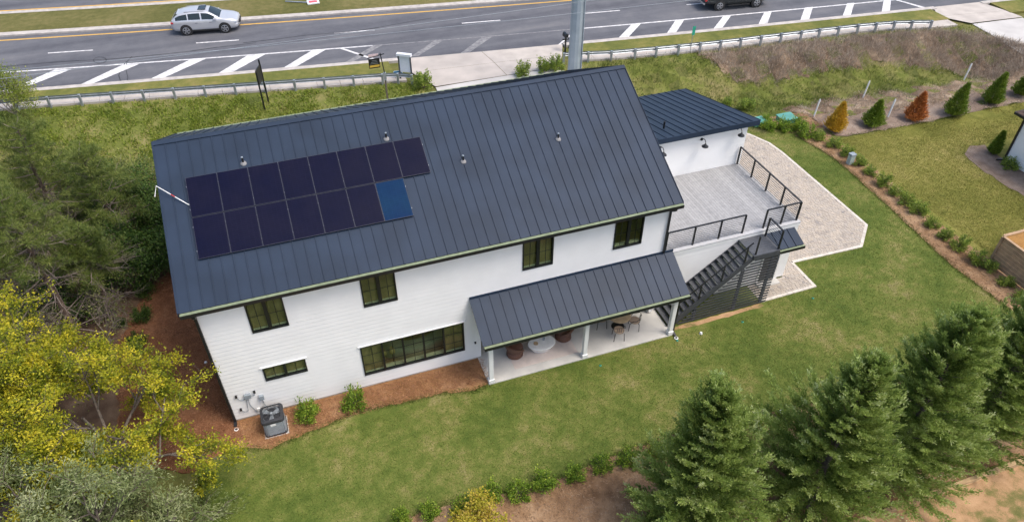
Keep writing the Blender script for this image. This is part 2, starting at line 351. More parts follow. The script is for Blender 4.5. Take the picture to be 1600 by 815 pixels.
# ================================================================== GROUND
def ground_sheet():
    xs = np.concatenate([[-900, -500, -250, -120, -80], np.arange(-60, 101, 1.), [130, 200, 400, 900]])
    ys = np.concatenate([[-900, -400, -150, -80, -50], np.arange(-40, 61, 1.), [80, 120, 250, 500, 900]])
    X, Y = np.meshgrid(xs, ys, indexing='ij'); Z = gz(X, Y)-.03
    n, m = X.shape; i = np.arange(n-1)[:, None]*m+np.arange(m-1)[None]
    F = np.stack([i, i+m, i+m+1, i+1], -1).reshape(-1, 4)
    put('ground', npmesh('ground', np.stack([X, Y, Z], -1).reshape(-1, 3), F), M['ground'], kind='structure')
ground_sheet()
def railL(x): return 26.90-.187*x if x > -9 else 28.58-.165*(x+9.04)
RAILR = [(23.84, 23.78), (25.54, 23.4), (27.12, 23.0), (28.85, 22.75), (30.41, 22.53), (32.08, 22.33), (33.73, 22.15), (35.3, 21.97), (36.9, 21.84), (38.54, 21.72), (40.17, 21.6), (41.83, 21.47), (43.35, 21.36), (44.96, 21.22), (46.6, 21.08), (48.1, 20.88), (49.6, 20.65), (50.95, 20.3), (52.36, 19.85)]
def railR(x):
    return float(np.interp(x, [q[0] for q in RAILR], [q[1] for q in RAILR])) if x < 52.3 else 19.85-.1*(x-52.3)
# the lots
LAWN = [(-2.5, -7.2), (-1.6, -2.6), (-.9, -1.2), (10.2, -1.25), (10.2, .2), (18.4, .2), (18.4, 12), (33.0, 14), (34.6, 11.8), (34.9, 6), (34.4, -2), (34.6, -7), (36, -12), (20, -7.0), (4, -6.6)]
drape('lawn', wobble(LAWN, .6, .05, 3), M['lawn'], 0.0)
drape('neighbour_lawn', [(35.6, 11.6), (36.2, 9.9), (46, 9.7), (75, 9.7), (75, -14), (35.2, -14)], M['nlawn'], .0, cell=2.)
WOODS = [(-.6, 20.), (-.5, 12), (-1.6, 8.5), (-2.4, 5.0), (-2.6, 1.5), (-3.2, -1.0), (-3.2, -4), (-2.6, -7.2), (-3, -16), (-45, -16), (-45, 22), (-12, 20.5)]
drape('woodland_floor', wobble(WOODS, .5, .12, 4), M['forest'], .012)
STRAW = [(.25, 12.5), (.05, .05), (.3, -.98), (-.3, -1.25), (-1.7, -1.9), (-3.0, -1.2), (-4.4, 1.0), (-4.6, 6), (-3.6, 9), (-2.0, 11.2), (-.7, 13.5)]
drape('pine_straw_bed', wobble(STRAW, .3, .10, 5), M['straw'], .024, thick=.06)
drape('front_straw_bed', wobble([(0.02, .1), (10.2, .1), (10.2, -1.42), (9.4, -1.62), (8.2, -1.35), (6.7, -1.3), (4.7, -1.05), (3.4, -1.35), (2.6, -1.5), (1.2, -1.75), (.3, -1.45), (-.4, -1.0)], .3, .06, 6), M['straw2'], .02, thick=.05)
HEDGE = [(33.2, 14.0), (33.6, 12.4), (34.3, 11.0), (34.8, 8.6), (34.8, 6.5), (34.45, 2), (34.05, -1.7), (34.3, -6), (34.6, -8.2), (36.6, -8.2), (36.5, -4), (36.1, -1.1), (36.0, 2), (36.35, 5.3), (36.3, 9.2), (36.4, 10.2), (37, 12.8), (35.6, 14)]
drape('hedge_mulch_bed', wobble(HEDGE, .35, .06, 7), M['mulch'], .012, thick=.05)
BED = [(1.0, -6.9), (4.4, -6.4), (7.5, -6.25), (10.5, -6.75), (13, -6.45), (17.2, -6.3), (21, -6.75), (26, -7.1), (34.6, -7.9), (36.5, -8.0), (36.5, -11.6), (-2, -11.6), (-1.5, -7.4)]
drape('front_mulch_bed', wobble(BED, .35, .09, 8), M['mulch'], .016, thick=.05)
drape('bare_dirt', wobble([(-6, -11.80), (70, -11.80), (70, -45), (-6, -45)], 2, .1, 9), M['dirt'], -.01, cell=4.)
ARB = [(36.6, 12.9), (36.6, 10.25), (37.3, 10.0), (40.8, 9.75), (46, 9.7), (51.3, 9.75), (60, 9.9), (60, 11.6), (52, 11.9), (46, 11.5), (41, 12.0)]
drape('arborvitae_mulch_bed', wobble(ARB, .4, .1, 10), M['gmulch'], .02)
def band(x0, x1, f0, f1, n=60):
    xs = [x0+(x1-x0)*i/n for i in range(n+1)]
    return [(x, f0(x)) for x in xs]+[(x, f1(x)) for x in reversed(xs)]
BANKL = band(-45, 14.0, lambda x: 17.6-.12*x, lambda x: railL(x)+.05, 40)
drape('weedy_bank', BANKL, M['bank'], .0)
BANKR = band(24.0, 57.5, lambda x: max(11.9, railR(x)-9.2), lambda x: railR(x)+.02, 40)
drape('drainage_bank', BANKR, M['bank'], -.006)
BRUSH = [(33.4, 21.9), (36, 21.5), (42, 21.0), (48, 20.4), (52.5, 19.5), (55.6, 18.0), (57.0, 15.4), (57, 13.2), (53, 13.2), (51, 16.4), (46, 17.9), (42, 18.3), (38, 18.2), (35, 18.9)]
drape('brush_bank', wobble(BRUSH, .5, .25, 11), M['brush'], .006)
DRY = [(35.6, 14.6), (38, 15.2), (43, 15.2), (48, 14.6), (53, 14.0), (56, 13.0), (57, 11.8), (50, 11.6), (44, 11.4), (37, 12.4)]
drape('dry_verge', wobble(DRY, .5, .25, 12), M['brush'], .011)
# ------------------------------------------------------------------ road
def B(x): return -.163*x+.00055*x*x
def kerbline(x): return 29.6-.1465*x+.00045*x*x
ZR = .80
def flat(name, poly, m, z, kind='structure', parent=None, thick=0.):
    b = MB()
    if thick: b.prism([(q[0], q[1]) for q in poly], z-thick, z)
    else:
        a = sum(poly[i][0]*poly[(i+1) % len(poly)][1]-poly[(i+1) % len(poly)][0]*poly[i][1] for i in range(len(poly)))
        q = poly if a > 0 else poly[::-1]
        b.add([(p[0], p[1], z) for p in q], [tuple(range(len(q)))])
    return b.build(name, m, parent, kind)
def ribbon(name, x0, x1, f0, f1, m, z, n=60, thick=0., parent=None, kind='structure'):
    b = MB(); xs = [x0+(x1-x0)*i/n for i in range(n+1)]
    if thick:
        b.loft([[(x, f0(x), z-thick), (x, f1(x), z-thick), (x, f1(x), z), (x, f0(x), z)] for x in xs])
    else:
        b.add([(x, f(x), z) for x in xs for f in (f0, f1)], [(2*i, 2*i+2, 2*i+3, 2*i+1) for i in range(n)])
    return b.build(name, m, parent, kind, fix=True)
X0, X1 = -70., 130.
road = ribbon('road', X0, X1, lambda x: kerbline(x)+.3, lambda x: 39.1+B(x), M['asphalt'], ZR)
far_road = ribbon('far_road', X0, X1, lambda x: 43.9+B(x), lambda x: 53.0+B(x), M['asphalt'], ZR)
ribbon('median', X0, X1, lambda x: 39.62+B(x), lambda x: 43.45+B(x), M['median'], ZR+.1)
ribbon('far_verge', X0, X1, lambda x: 53.3+B(x), lambda x: 90.+B(x), M['verge'], ZR+.1)
ribbon('kerb', X0, X1, lambda x: 39.02+B(x), lambda x: 39.62+B(x), M['kerb'], ZR+.12, thick=.25)
ribbon('kerb', X0, X1, lambda x: 43.45+B(x), lambda x: 43.95+B(x), M['kerb'], ZR+.12, thick=.25)
for k, (a, b_) in enumerate(((X0, 12.9), (24.9, 55.8), (60.2, X1))):
    ribbon('kerb', a, b_, lambda x: kerbline(x)-.12, lambda x: kerbline(x)+.32, M['kerb'], ZR+.11, thick=.25, n=30)
yv = lambda x: (railL(x) if x < 18 else railR(x))
ribbon('verge', X0, 12.2, lambda x: yv(x)+1.15, lambda x: kerbline(x)-.12, M['verge'], ZR+.10, n=40, thick=.15)
ribbon('verge', 25.2, 55.2, lambda x: yv(x)+1.15, lambda x: kerbline(x)-.12, M['verge'], ZR+.10, n=40, thick=.15)
ribbon('verge', 60.8, X1, lambda x: yv(x)+1.15, lambda x: kerbline(x)-.12, M['verge'], ZR+.10, n=40, thick=.15)
def slabs(x0, x1, step):
    x = x0; k = 0
    while x < x1-.05:
        a, b_ = x, min(x+step, x1); m = MB()
        m.add([(a+.01, yv(a)+.1, ZR+.07), (b_-.01, yv(b_)+.1, ZR+.07), (b_-.01, yv(b_)+1.14, ZR+.07), (a+.01, yv(a)+1.14, ZR+.07),
               (a+.01, yv(a)+.1, ZR-.15), (b_-.01, yv(b_)+.1, ZR-.15), (b_-.01, yv(b_)+1.14, ZR-.15), (a+.01, yv(a)+1.14, ZR-.15)],
              [(0,1,2,3),(7,6,5,4),(0,4,5,1),(1,5,6,2),(2,6,7,3),(3,7,4,0)])
        m.build('slab', M['walk'], sidewalk); x = b_
sidewalk = link(bpy.data.objects.new('sidewalk', None)); sidewalk['kind'] = 'structure'
slabs(-20., 12.8, 1.5); slabs(24.6, 55.0, 1.5)
# driveway aprons
drv = link(bpy.data.objects.new('driveway', None)); drv['kind'] = 'structure'
def dslab(poly, m, lift):
    xs = [p[0] for p in poly]; b = MB()
    b.add([(p[0], p[1], max(float(gz(p[0], p[1]))+lift, 0) if p[1] < 23.2 else ZR+lift-.03) for p in poly], [tuple(range(len(poly)))])
    o = b.build('slab', m, drv, fix=True)
    if o.data.polygons[0].normal.z < 0: o.data.flip_normals()
    return o
kl = kerbline
dslab([(12.9, kl(12.9)+.3), (18.9, kl(18.9)+.3), (19.2, 25.3), (13.4, 25.7)], M['drive'], .05)
dslab([(18.93, kl(18.93)+.3), (24.9, kl(24.9)+.3), (24.2, 24.9), (19.23, 25.3)], M['walk'], .05)
dslab([(13.4, 25.68), (19.2, 25.28), (19.4, 23.2), (14.4, 23.2)], M['drive'], .05)
dslab([(19.23, 25.28), (24.2, 24.88), (23.2, 23.2), (19.43, 23.2)], M['walk'], .05)
drape('slab', [(14.4, 23.18), (23.2, 23.18), (23.0, 12.5), (14.4, 12.5)], M['drive2'], .05, parent=drv, kind=None)
drv2 = link(bpy.data.objects.new('neighbour_driveway', None)); drv2['kind'] = 'structure'
for poly, m in (([(55.8, kl(55.8)+.3), (60.2, kl(60.2)+.3), (60.8, 20.6), (54.8, 21.5)], M['walk']), ([(54.8, 21.48), (60.8, 20.58), (61, 19.2), (56.2, 19.6)], M['walk']),
                ):
    b = MB(); b.add([(p[0], p[1], ZR+.06 if p[1] > 18 else ZR+.03) for p in poly], [(3, 2, 1, 0)]); o = b.build('slab', m, drv2, fix=True)
    if o.data.polygons[0].normal.z < 0: o.data.flip_normals()
drape('slab', [(56.3, 19.55), (61, 19.2), (60.6, 12.), (60, 2), (55, 2), (55.7, 12.4)], M['drive2'], .05, parent=drv2, kind=None)
# markings
def mark(name, poly, m, z=ZR+.004, parent=road): return flat(name, poly, m, z, None, parent)
ribbon('yellow_line', X0, X1, lambda x: 38.28+B(x), lambda x: 38.46+B(x), M['yellow'], ZR+.004, parent=road, kind=None)
ribbon('yellow_line', X0, X1, lambda x: 44.3+B(x), lambda x: 44.48+B(x), M['yellow'], ZR+.004, parent=far_road, kind=None)
ribbon('white_line', X0, 11.7, lambda x: 32.64+B(x), lambda x: 32.80+B(x), M['paint'], ZR+.004, parent=road, kind=None)
ribbon('white_line', 11.7, 27.3, lambda x: 32.66+B(x), lambda x: 32.78+B(x), M['fadepaint'], ZR+.004, parent=road, kind=None)
ribbon('white_line', 27.3, 54.4, lambda x: 32.64+B(x), lambda x: 32.80+B(x), M['paint'], ZR+.004, parent=road, kind=None)
for xs in (-30.2, -20.3, -10.5, -.45, 9.4, 19.0, 28.65, 37.3, 47., 57.):
    ribbon('lane_dash', xs, xs+3.0, lambda x: 35.44+B(x), lambda x: 35.58+B(x), M['paint'], ZR+.004, n=3, parent=road, kind=None)
def px4(a, b, c, d): return [at(*q, ZR) for q in (a, b, c, d)]
z1 = lambda x, y: (x/3.395, y/3.395)
z2 = lambda x, y: (380+x/3.395, y/3.395)
z3 = lambda x, y: (760+x/3.333, y/3.333)
z4 = lambda x, y: (1160+x/3.395, y/3.395)
for zz, L in ((z1, [((290, 371), (380, 368), (75, 488), (15, 494)), ((650, 345), (740, 340), (455, 460), (395, 464)), ((1010, 317), (1092, 313), (838, 428), (770, 433))]),
              (z2, [((20, 297), (118, 289), (-95, 404), (-165, 410)), ((365, 268), (442, 263), (250, 372), (186, 378)), ((510, 258), (530, 257), (745, 327), (728, 332))]),
              (z3, [((436, 180), (448, 180), (375, 243), (357, 248)), ((758, 126), (806, 123), (724, 211), (672, 216)), ((987, 104), (1032, 102), (977, 187), (929, 191)), ((1236, 82), (1276, 80), (1217, 163), (1170, 167))]),
              (z4, [((117, 64), (156, 60), (126, 145), (76, 149)), ((331, 42), (374, 38), (349, 120), (302, 124)), ((556, 19), (594, 16), (571, 95), (527, 98)), ((750, 0), (788, -3), (781, 71), (737, 75)), ((805, 0), (822, 0), (985, 44), (972, 49))])):
    for q in L: mark('hatch_stripe', px4(*[zz(*c) for c in q]), M['paint'], ZR+.008)
for q in (((690, 243), (740, 240), (560, 342), (520, 345)), ((1020, 213), (1070, 210), (930, 297), (890, 300)), ((1265, 200), (1320, 197), (1180, 293), (1135, 297))):
    mark('hatch_stripe', px4(*[z2(*c) for c in q]), M['fadepaint'], ZR+.008)
def seal(pts, w=.05):
    b = MB(); P = [at(*q, ZR+.006) for q in pts]
    for a, c in zip(P[:-1], P[1:]):
        t = (c-a).normalized(); n = Vector((-t.y, t.x, 0))*w*rnd.uniform(.6, 1.3)
        b.add([a-n, c-n, c+n, a+n], [(0, 1, 2, 3)])
    b.build('tar_seal', M['tar'], road)
seal([z1(*q) for q in ((0, 356), (120, 345), (260, 332), (420, 322), (560, 316), (700, 304), (860, 288), (1010, 272), (1150, 252), (1358, 228))])
seal([z2(*q) for q in ((0, 228), (180, 208), (330, 188), (480, 176), (600, 165), (720, 146), (850, 122), (1000, 96))])
seal([z1(530+34*math.cos(a), 320+17*math.sin(a)) for a in [k*math.pi/8 for k in range(17)]], .04)
seal([z1(*q) for q in ((700, 300), (672, 330), (668, 370), (678, 410), (672, 440), (640, 432), (630, 400), (645, 360), (672, 325))], .035)
# ================================================================== HOUSE
L_, W_, EZ, RZ, OV, OVS = 18.39, 11.55, 6.43, 9.52, .36, .38
SL = (RZ-EZ)/(W_/2+OV); CS = 1/math.hypot(1, SL); SN = SL*CS; SLEN = (W_/2+OV)/CS
house = thing('house', 'long white lap-sided two-storey house with charcoal standing-seam metal roof', 'house', (0, 0, 0))
def siding(mb, o, u, n, length, z0, z1_, ops=(), course=.2, lip=.0125, urange=None):
    o = Vector(o); u = Vector(u); n = Vector(n)
    cuts = sorted(set([z0, z1_]+[z0+i*course for i in range(1, int((z1_-z0)/course)+1)]+[z for q in ops for z in q[2:4] if z0 < z < z1_]))
    cuts = [c for i, c in enumerate(cuts) if i == 0 or c-cuts[i-1] > 1e-6]
    for a, b in zip(cuts[:-1], cuts[1:]):
        mid = (a+b)/2; base = z0+math.floor((mid-z0)/course)*course
        ivs = [(0., length)] if urange is None else [urange(mid)]
        for q in ops:
            if q[2] < mid < q[3]:
                ivs = [r for s, e in ivs for r in ((s, min(e, q[0])), (max(s, q[1]), e)) if r[1]-r[0] > 1e-4]
        oa = lip*(1-(a-base)/course); ob = lip*(1-(b-base)/course)
        for s, e in ivs:
            P = lambda uu, zz, off: o+u*uu+n*off+Vector((0, 0, zz))
            mb.add([P(s, a, oa), P(e, a, oa), P(e, b, ob), P(s, b, ob)], [(0, 1, 2, 3)])
            if abs(a-base) < 1e-6: mb.add([P(s, a, 0), P(e, a, 0), P(e, a, oa), P(s, a, oa)], [(0, 1, 2, 3)])
WT, WB, WW = 5.98, 4.48, 1.30
UPW = [1.63, 5.69, 12.04, 16.0]
WINS = [(x, x+WW, WB, WT) for x in UPW]+[(1.55, 3.15, 1.87, 2.60), (5.25, 9.50, .77, 2.44)]
PX0, PX1 = 10.21, 18.25
mb = MB(); siding(mb, (0, 0, 0), (1, 0, 0), (0, -1, 0), L_, .12, 6.42, WINS+[(PX0, PX1, 0, 2.72)])
mb.build('siding', M['siding'], house, 'stuff')
mb = MB()
gab = lambda z: (0., W_) if z < 6.30 else ((z-6.25)/SL, W_-(z-6.25)/SL)
siding(mb, (0, W_, 0), (0, -1, 0), (-1, 0, 0), W_, .12, 9.0, urange=gab); mb.build('siding', M['siding'], house, 'stuff')
mb = MB(); siding(mb, (L_, 0, 0), (0, 1, 0), (1, 0, 0), W_, .12, 9.0, urange=gab); mb.build('siding', M['siding'], house, 'stuff')
mb = MB(); siding(mb, (L_, W_, 0), (-1, 0, 0), (0, 1, 0), L_, .12, 6.4); mb.build('siding', M['siding'], house, 'stuff')
mb = MB(); mb.box(.02, PX0-.02, .02, .25, -.1, .125); mb.box(.02, .25, .25, W_-.02, -.1, .125); mb.box(L_-.25, L_-.02, .25, W_-.02, -.1, .125); mb.box(.25, L_-.25, W_-.25, W_-.02, -.1, .125)
mb.build('foundation', M['concrete'], house)
# recess behind the porch
mb = MB(); siding(mb, (PX0, 2.8, 0), (1, 0, 0), (0, -1, 0), PX1-PX0, .05, 2.72); siding(mb, (PX0, .0, 0), (0, 1, 0), (1, 0, 0), 2.8, .05, 2.72); siding(mb, (PX1, 2.8, 0), (0, -1, 0), (-1, 0, 0), 2.8, .05, 2.72)
mb.build('siding', M['siding'], house, 'stuff')
MB().box(PX0, PX1, .02, 2.8, 2.72, 2.78).build('porch_ceiling', M['trim'], house)
# corner boards
for x in (0.0, L_):
    s_ = -1 if x == 0 else 1
    MB().box(min(x, x+s_*.022), max(x, x+s_*.022), -.022, .10, .1, 6.38).build('corner_board', M['trim'], house)
# inside: floors and back walls seen through the glass
MB().box(.1, L_-.1, .12, 4.0, 3.20, 3.35).build('interior_floor', M['intfloor'], house)
MB().box(.1, PX0-.1, .12, 4.0, .02, .14).build('interior_floor', M['intfloor'], house)
for z0, z1_ in ((3.36, 6.3), (.15, 3.19)): MB().box(.1, L_-.1 if z0 > 3 else PX0-.1, 3.0, 3.08, z0, z1_).build('interior_wall', M['interior'], house)
for x in (4.3, 9.2, 14.6): MB().box(x, x+.1, .12, 3.0, 3.36, 6.3).build('interior_wall', M['interior'], house)
MB().box(4.3, 4.4, .12, 3.0, .15, 3.19).build('interior_wall', M['interior'], house)
MB().box(.1, L_-.1, .12, 3.0, 6.30, 6.36).build('interior_ceiling', M['trim'], house)
MB().box(.1, PX0-.1, .12, 3.0, 3.10, 3.18).build('interior_ceiling', M['trim'], house)
# windows
M['sill'] = mat('pale_window_stool', (.72, .78, .68), .5, var=.05)
M['blind'] = mat('olive_blind', (.40, .34, .20), .8, var=.25, scale=1.3)
def window(x0, x1, z0, z1_, units, mull, cols, rows, head=False, blinds=()):
    fr = MB(); f = .05
    for a in ((x0, x1, z0, z0+f), (x0, x1, z1_-f, z1_), (x0, x0+f, z0+f, z1_-f), (x1-f, x1, z0+f, z1_-f)):
        fr.box(a[0], a[1], -.045, .07, a[2], a[3])
    uw = (x1-x0-2*f-mull*(units-1))/units
    for k in range(1, units):
        xm = x0+f+k*uw+(k-1)*mull; fr.box(xm, xm+mull, -.035, .065, z0+f, z1_-f)
    w = fr.build('window', M['blackframe'], house)
    for k in range(units):
        a = x0+f+k*(uw+mull); b = a+uw
        p = MB(); p.box(a, b, .018, .026, z0+f, z1_-f); p.build('pane', M['glass'], w)
        g = MB()
        for c in range(1, cols): xx = a+uw*c/cols; g.box(xx-.011, xx+.011, .005, .017, z0+f, z1_-f)
        for r_ in range(1, rows): zz = z0+f+(z1_-z0-2*f)*r_/rows; g.box(a, b, .006, .016, zz-.011, zz+.011)
        g.build('muntin', M['blackframe'], w)
    for k in blinds:
        a = x0+f+k*(uw+mull); q = MB(); n = int((z1_-z0-.16)/.06)
        for j in range(n): q.add([(a+.01, .10, z0+.12+j*.06), (a+uw-.01, .10, z0+.12+j*.06), (a+uw-.01, .118, z0+.165+j*.06), (a+.01, .118, z0+.165+j*.06)], [(0, 1, 2, 3)])
        q.box(a, a+uw, .125, .13, z0+.1, z1_-f); q.build('blind', M['blind'], w)
    s = MB(); s.box(x0+f, x1-f, .072, .24, z0+.02, z0+.09); s.build('stool', M['sill'], w)
    if head:
        h = MB(); h.box(x0-.08, x1+.08, -.07, -.016, z1_+.012, z1_+.05); h.build('head_trim', M['trim'], w)
    return w
for x in UPW[:3]: window(x, x+WW, WB, WT, 2, .13, 2, 2, blinds=(0, 1))
window(UPW[3], UPW[3]+WW, WB, WT, 2, .13, 2, 2)
window(1.55, 3.15, 1.87, 2.60, 2, .10, 2, 1, True, blinds=(0, 1))
window(5.25, 9.50, .77, 2.44, 5, .07, 2, 3, True, blinds=(0, 4))
# kitchen counter and sink seen through the long window
M['counter'] = mat('pale_counter', (.62, .70, .62), .3, var=.06, scale=3)
ct = thing('kitchen_counter', 'pale counter curving behind the long ground-floor window', 'counter', (7.4, .9, .14))
mb = MB(); arc = [(7.7+1.75*math.cos(a), 1.95+1.25*math.sin(a)*-1) for a in [math.pi*k/14 for k in range(15)]]; arc2 = [(7.7+1.25*math.cos(a), 1.95-.8*math.sin(a)) for a in [math.pi*k/14 for k in range(14, -1, -1)]]
mb.prism(arc+arc2, .86, .92); mb.build('worktop', M['counter'], ct)
mb = MB(); mb.prism([(p[0]*.96+.3, p[1]*.96+.06) for p in arc]+[(p[0]*.98+.15, p[1]*.98+.03) for p in arc2], .16, .855); mb.build('base_cabinet', M['sill'], ct)
M['lampglow'] = mat('cream_lamp_shade', (.75, .62, .30), .5, var=.04)
for k, x in enumerate((6.18, 6.55)):
    t = thing('table_lamp', ('left' if k == 0 else 'right')+' of two small cream lamps behind the long ground-floor window', 'lamp', (x, .62, .14), 'lamps behind the long window')
    MB().lathe([(.06, .14), (.06, .17), (.02, .2), (.02, .95), (.03, 1.05)], 12, (x, .62, 0)).build('stem', M['black'], t)
    MB().lathe([(.13, 1.05), (.09, 1.3), (.085, 1.3), (.12, 1.06)], 16, (x, .62, 0)).build('lamp_shade', M['lampglow'], t, smooth=True)
# ---- metal roofs
def seam_panel(name, w, run, drop, thick=.012):      # local: x across, down-slope end at origin, rises towards (0, run, drop)
    b = MB(); r = Vector((0, run, drop)); n = Vector((0, -drop, run)).normalized()
    if n.z < 0: n = -n
    def slab(x0, x1, h0, h1):
        b.add([Vector((x, 0, 0))+r*t+n*h for t in (0, 1) for x, h in ((x0, h0), (x1, h0), (x1, h1), (x0, h1))],
              [(0, 1, 2, 3)[::-1], (4, 5, 6, 7), (0, 1, 5, 4), (1, 2, 6, 5), (2, 3, 7, 6), (3, 0, 4, 7)])
    slab(0.004, w-.004, 0, thick); slab(-.016, .016, thick*.3, .042)
    me = bpy.data.meshes.new(name); me.from_pydata([tuple(v) for v in b.v], [], b.f)
    bm = bmesh.new(); bm.from_mesh(me); bmesh.ops.recalc_face_normals(bm, faces=bm.faces); bm.to_mesh(me); bm.free()
    me.materials.append(M['roof']); return me
def panels(parent, x0, x1, n, y, z, run, drop, seamx=None):
    w = (x1-x0)/n; me = seam_panel('roof_panel', w, run, drop); pl = wloc(parent)
    for i in range(n):
        o = link(bpy.data.objects.new('roof_panel', me)); o.parent = parent; o.location = Vector((x0+i*w, y, z+rnd.uniform(0, .003)))-pl
mb = MB()     # roof deck with closed soffits
xa, xb, yb = -OVS+.03, L_+OVS-.03, W_+OV
t_ = .16
mb.loft([[(x, -OV+.02, EZ-.012), (x, W_/2, RZ-.012-.01), (x, yb-.02, EZ-.012), (x, yb-.02, EZ-t_), (x, W_-.0, EZ-t_), (x, W_/2, RZ-.34), (x, 0., EZ-t_), (x, -OV+.02, EZ-t_)] for x in (xa, xb)])
roof = mb.build('roof', M['black'], house, fix=True)
NP = 47
M['greybox'] = mat('grey_meter_box', (.26, .30, .33), .5, var=.1)
M['flash'] = mat('grey_flashing_boot', (.22, .215, .215), .6, var=.1)
panels(roof, -OVS, L_+OVS, NP, -OV, EZ, W_/2+OV, RZ-EZ)
panels(roof, -OVS, L_+OVS, NP, W_+OV, EZ, -(W_/2+OV), RZ-EZ)
mb = MB()
for s_ in (-1, 1):
    d = Vector((0, s_*CS, -SN)); n = Vector((0, s_*SN, CS)); a = Vector((0, W_/2, RZ+.03))
    pts = [a+n*.012, a+d*.17+n*.012, a+d*.17-n*.01, a-n*.01]
    mb.loft([[Vector((x, p.y, p.z+.018)) for p in pts] for x in (-OVS-.015, L_+OVS+.015)])
mb.build('ridge_cap', M['roof'], roof, fix=True)
for x in (-OVS-.04, L_+OVS+.001):
    for s_ in (-1, 1):
        mb = MB(); y0 = W_/2+s_*(W_/2+OV)
        mb.loft([[(xx, y0, EZ-.14), (xx, y0, EZ+.055), (xx, W_/2, RZ+.055), (xx, W_/2, RZ-.14)] for xx in (x, x+.02)]); mb.build('rake_trim', M['roof'], roof, fix=True)
def gutter(parent, x0, x1, yout, yin, z, s_=1):
    g = MB(); g.box(x0, x1, min(yout, yin), max(yout, yin), z-.16, z-.02); o = g.build('gutter', M['black'], parent)
    c = MB(); e = .012; c.box(x0+.01, x1-.01, min(yout, yin)+e, max(yout, yin)-e*.2, z-.02, z-.006); c.build('gutter_guard', M['gutter'], parent)
gutter(roof, -OVS+.02, L_+OVS-.02, -OV-.14, -OV-.005, EZ+.0)
gutter(roof, -OVS+.02, L_+OVS-.02, W_+OV+.14, W_+OV+.005, EZ)
def RP(x, d, h=0.): return Vector((x, -OV+d*CS-h*SN, EZ+d*SN+h*CS))     # point on the front slope: d up the slope, h off it
for x, d in ((2.6, 5.32), (7.96, 5.30), (10.62, 3.69), (14.68, 3.89)):
    a = RP(x, d, .0)
    MB().tube([a-Vector((0, 0, .05)), a+Vector((0, 0, .27))], .036, 10).build('vent_pipe', M['black'], roof)
    MB().tube([a+Vector((0, 0, .27)), a+Vector((0, 0, .30))], .040, 10).build('pipe_cap', M['greybox'], roof)
    f = MB(); nn = Vector((0, -SN, CS)); f.tube([a+nn*.012, a+nn*.05, a+nn*.09], [.115, .105, .045], 16); f.build('pipe_flashing', M['flash'], roof, smooth=False)
# ---- downspouts and wall services
def downspout(parent, pts, w=.075):
    b = MB()
    for p, q in zip(pts[:-1], pts[1:]): b.bar(p, q, w, w*.8)
    return b.build('downspout', M['black'], parent)
downspout(house, [(.02, -.43, 6.28), (.02, -.40, 6.15), (.0, -.085, 5.85), (.0, -.085, .12), (-.02, -.3, .06)], .11)
downspout(house, [(L_+.06, -.43, 6.28), (L_+.06, -.4, 6.15), (L_+.06, -.07, 5.9), (L_+.06, -.07, 3.68)], .09)
for nm, (x0, x1, z0, z1_, dp), m in (('junction_box', (.62, .86, 1.25, 1.45, .12), 'greybox'), ('disconnect_box', (1.12, 1.30, .98, 1.20, .12), 'greybox'), ('outlet_cover', (.90, 1.02, .36, .50, .06), 'trim'), ('conduit_hood', (.30, .38, 1.40, 1.50, .08), 'black'), ('conduit_hood', (.98, 1.06, 1.42, 1.52, .08), 'black'), ('conduit_hood', (.30, .38, .62, .72, .08), 'black')):
    MB().box(x0, x1, -.015-dp, -.015, z0, z1_).build(nm, M[m], house, bev=.008)
for pts in ([(.72, -.06, 1.25), (.72, -.05, .8), (.80, -.05, .55), (.88, -.05, .30)], [(.34, -.05, 1.40), (.40, -.05, 1.24), (.55, -.05, 1.16), (.66, -.05, 1.26)], [(1.02, -.05, 1.42), (1.0, -.05, 1.30), (.86, -.05, 1.28)], [(1.21, -.05, .98), (1.23, -.05, .7), (1.3, -.10, .45), (1.38, -.35, .35)], [(.34, -.05, .62), (.45, -.05, .48), (.58, -.05, .5), (.60, -.05, .7), (.68, -.05, 1.25)]):
    MB().tube(pts, .014, 6).build('conduit', M['greybox'], house)
MB().box(9.93, 10.0, -.05, -.012, 1.0, 1.1).build('hose_bib', M['black'], house)
for x in (17.75, 17.95, 3.4):
    MB().lathe([(.05, 0), (.05, .08), (.03, .1)], 10, (x, -.17, 6.12)).build('soffit_lamp', M['black'], house)
# ---- solar panels
PW, PH = 1.078, 1.63
def solar_proto():
    fm = MB(); gl = MB()
    loc = lambda x, d, h: Vector((x, d*CS-h*SN, d*SN+h*CS))
    def bx(b, x0, x1, d0, d1, h0, h1):
        b.add([loc(x, d, h) for h in (h0, h1) for x, d in ((x0, d0), (x1, d0), (x1, d1), (x0, d1))], [(0,3,2,1),(4,5,6,7),(0,1,5,4),(1,2,6,5),(2,3,7,6),(3,0,4,7)])
    e = .010
    for q in ((0, PW, 0, e), (0, PW, PH-e, PH), (0, e, e, PH-e), (PW-e, PW, e, PH-e)): bx(fm, *q, .085, .125)
    bx(gl, e, PW-e, e, PH-e, .10, .121)
    rl = MB(); bx(rl, -.02, PW+.02, .32, .36, .042, .084); bx(rl, -.02, PW+.02, PH-.36, PH-.32, .042, .084)
    for d in (.34, PH-.34): bx(rl, .2, .26, d-.04, d+.04, .0, .043)
    return fm, gl, rl
fm, gl, rl = solar_proto()
def mk(b, n, m):
    me = bpy.data.meshes.new(n); me.from_pydata(b.v, [], b.f); me.materials.append(m); return me
M['sframe'] = mat('dull_aluminium_frame', (.035, .04, .058), .4, var=.1)
mef, meg, megb, mer = mk(fm, 'frame', M['sframe']), mk(gl, 'cell_sheet', M['solar']), mk(gl, 'cell_sheet', M['solarblue']), mk(rl, 'mounting_rail', M['silver'])
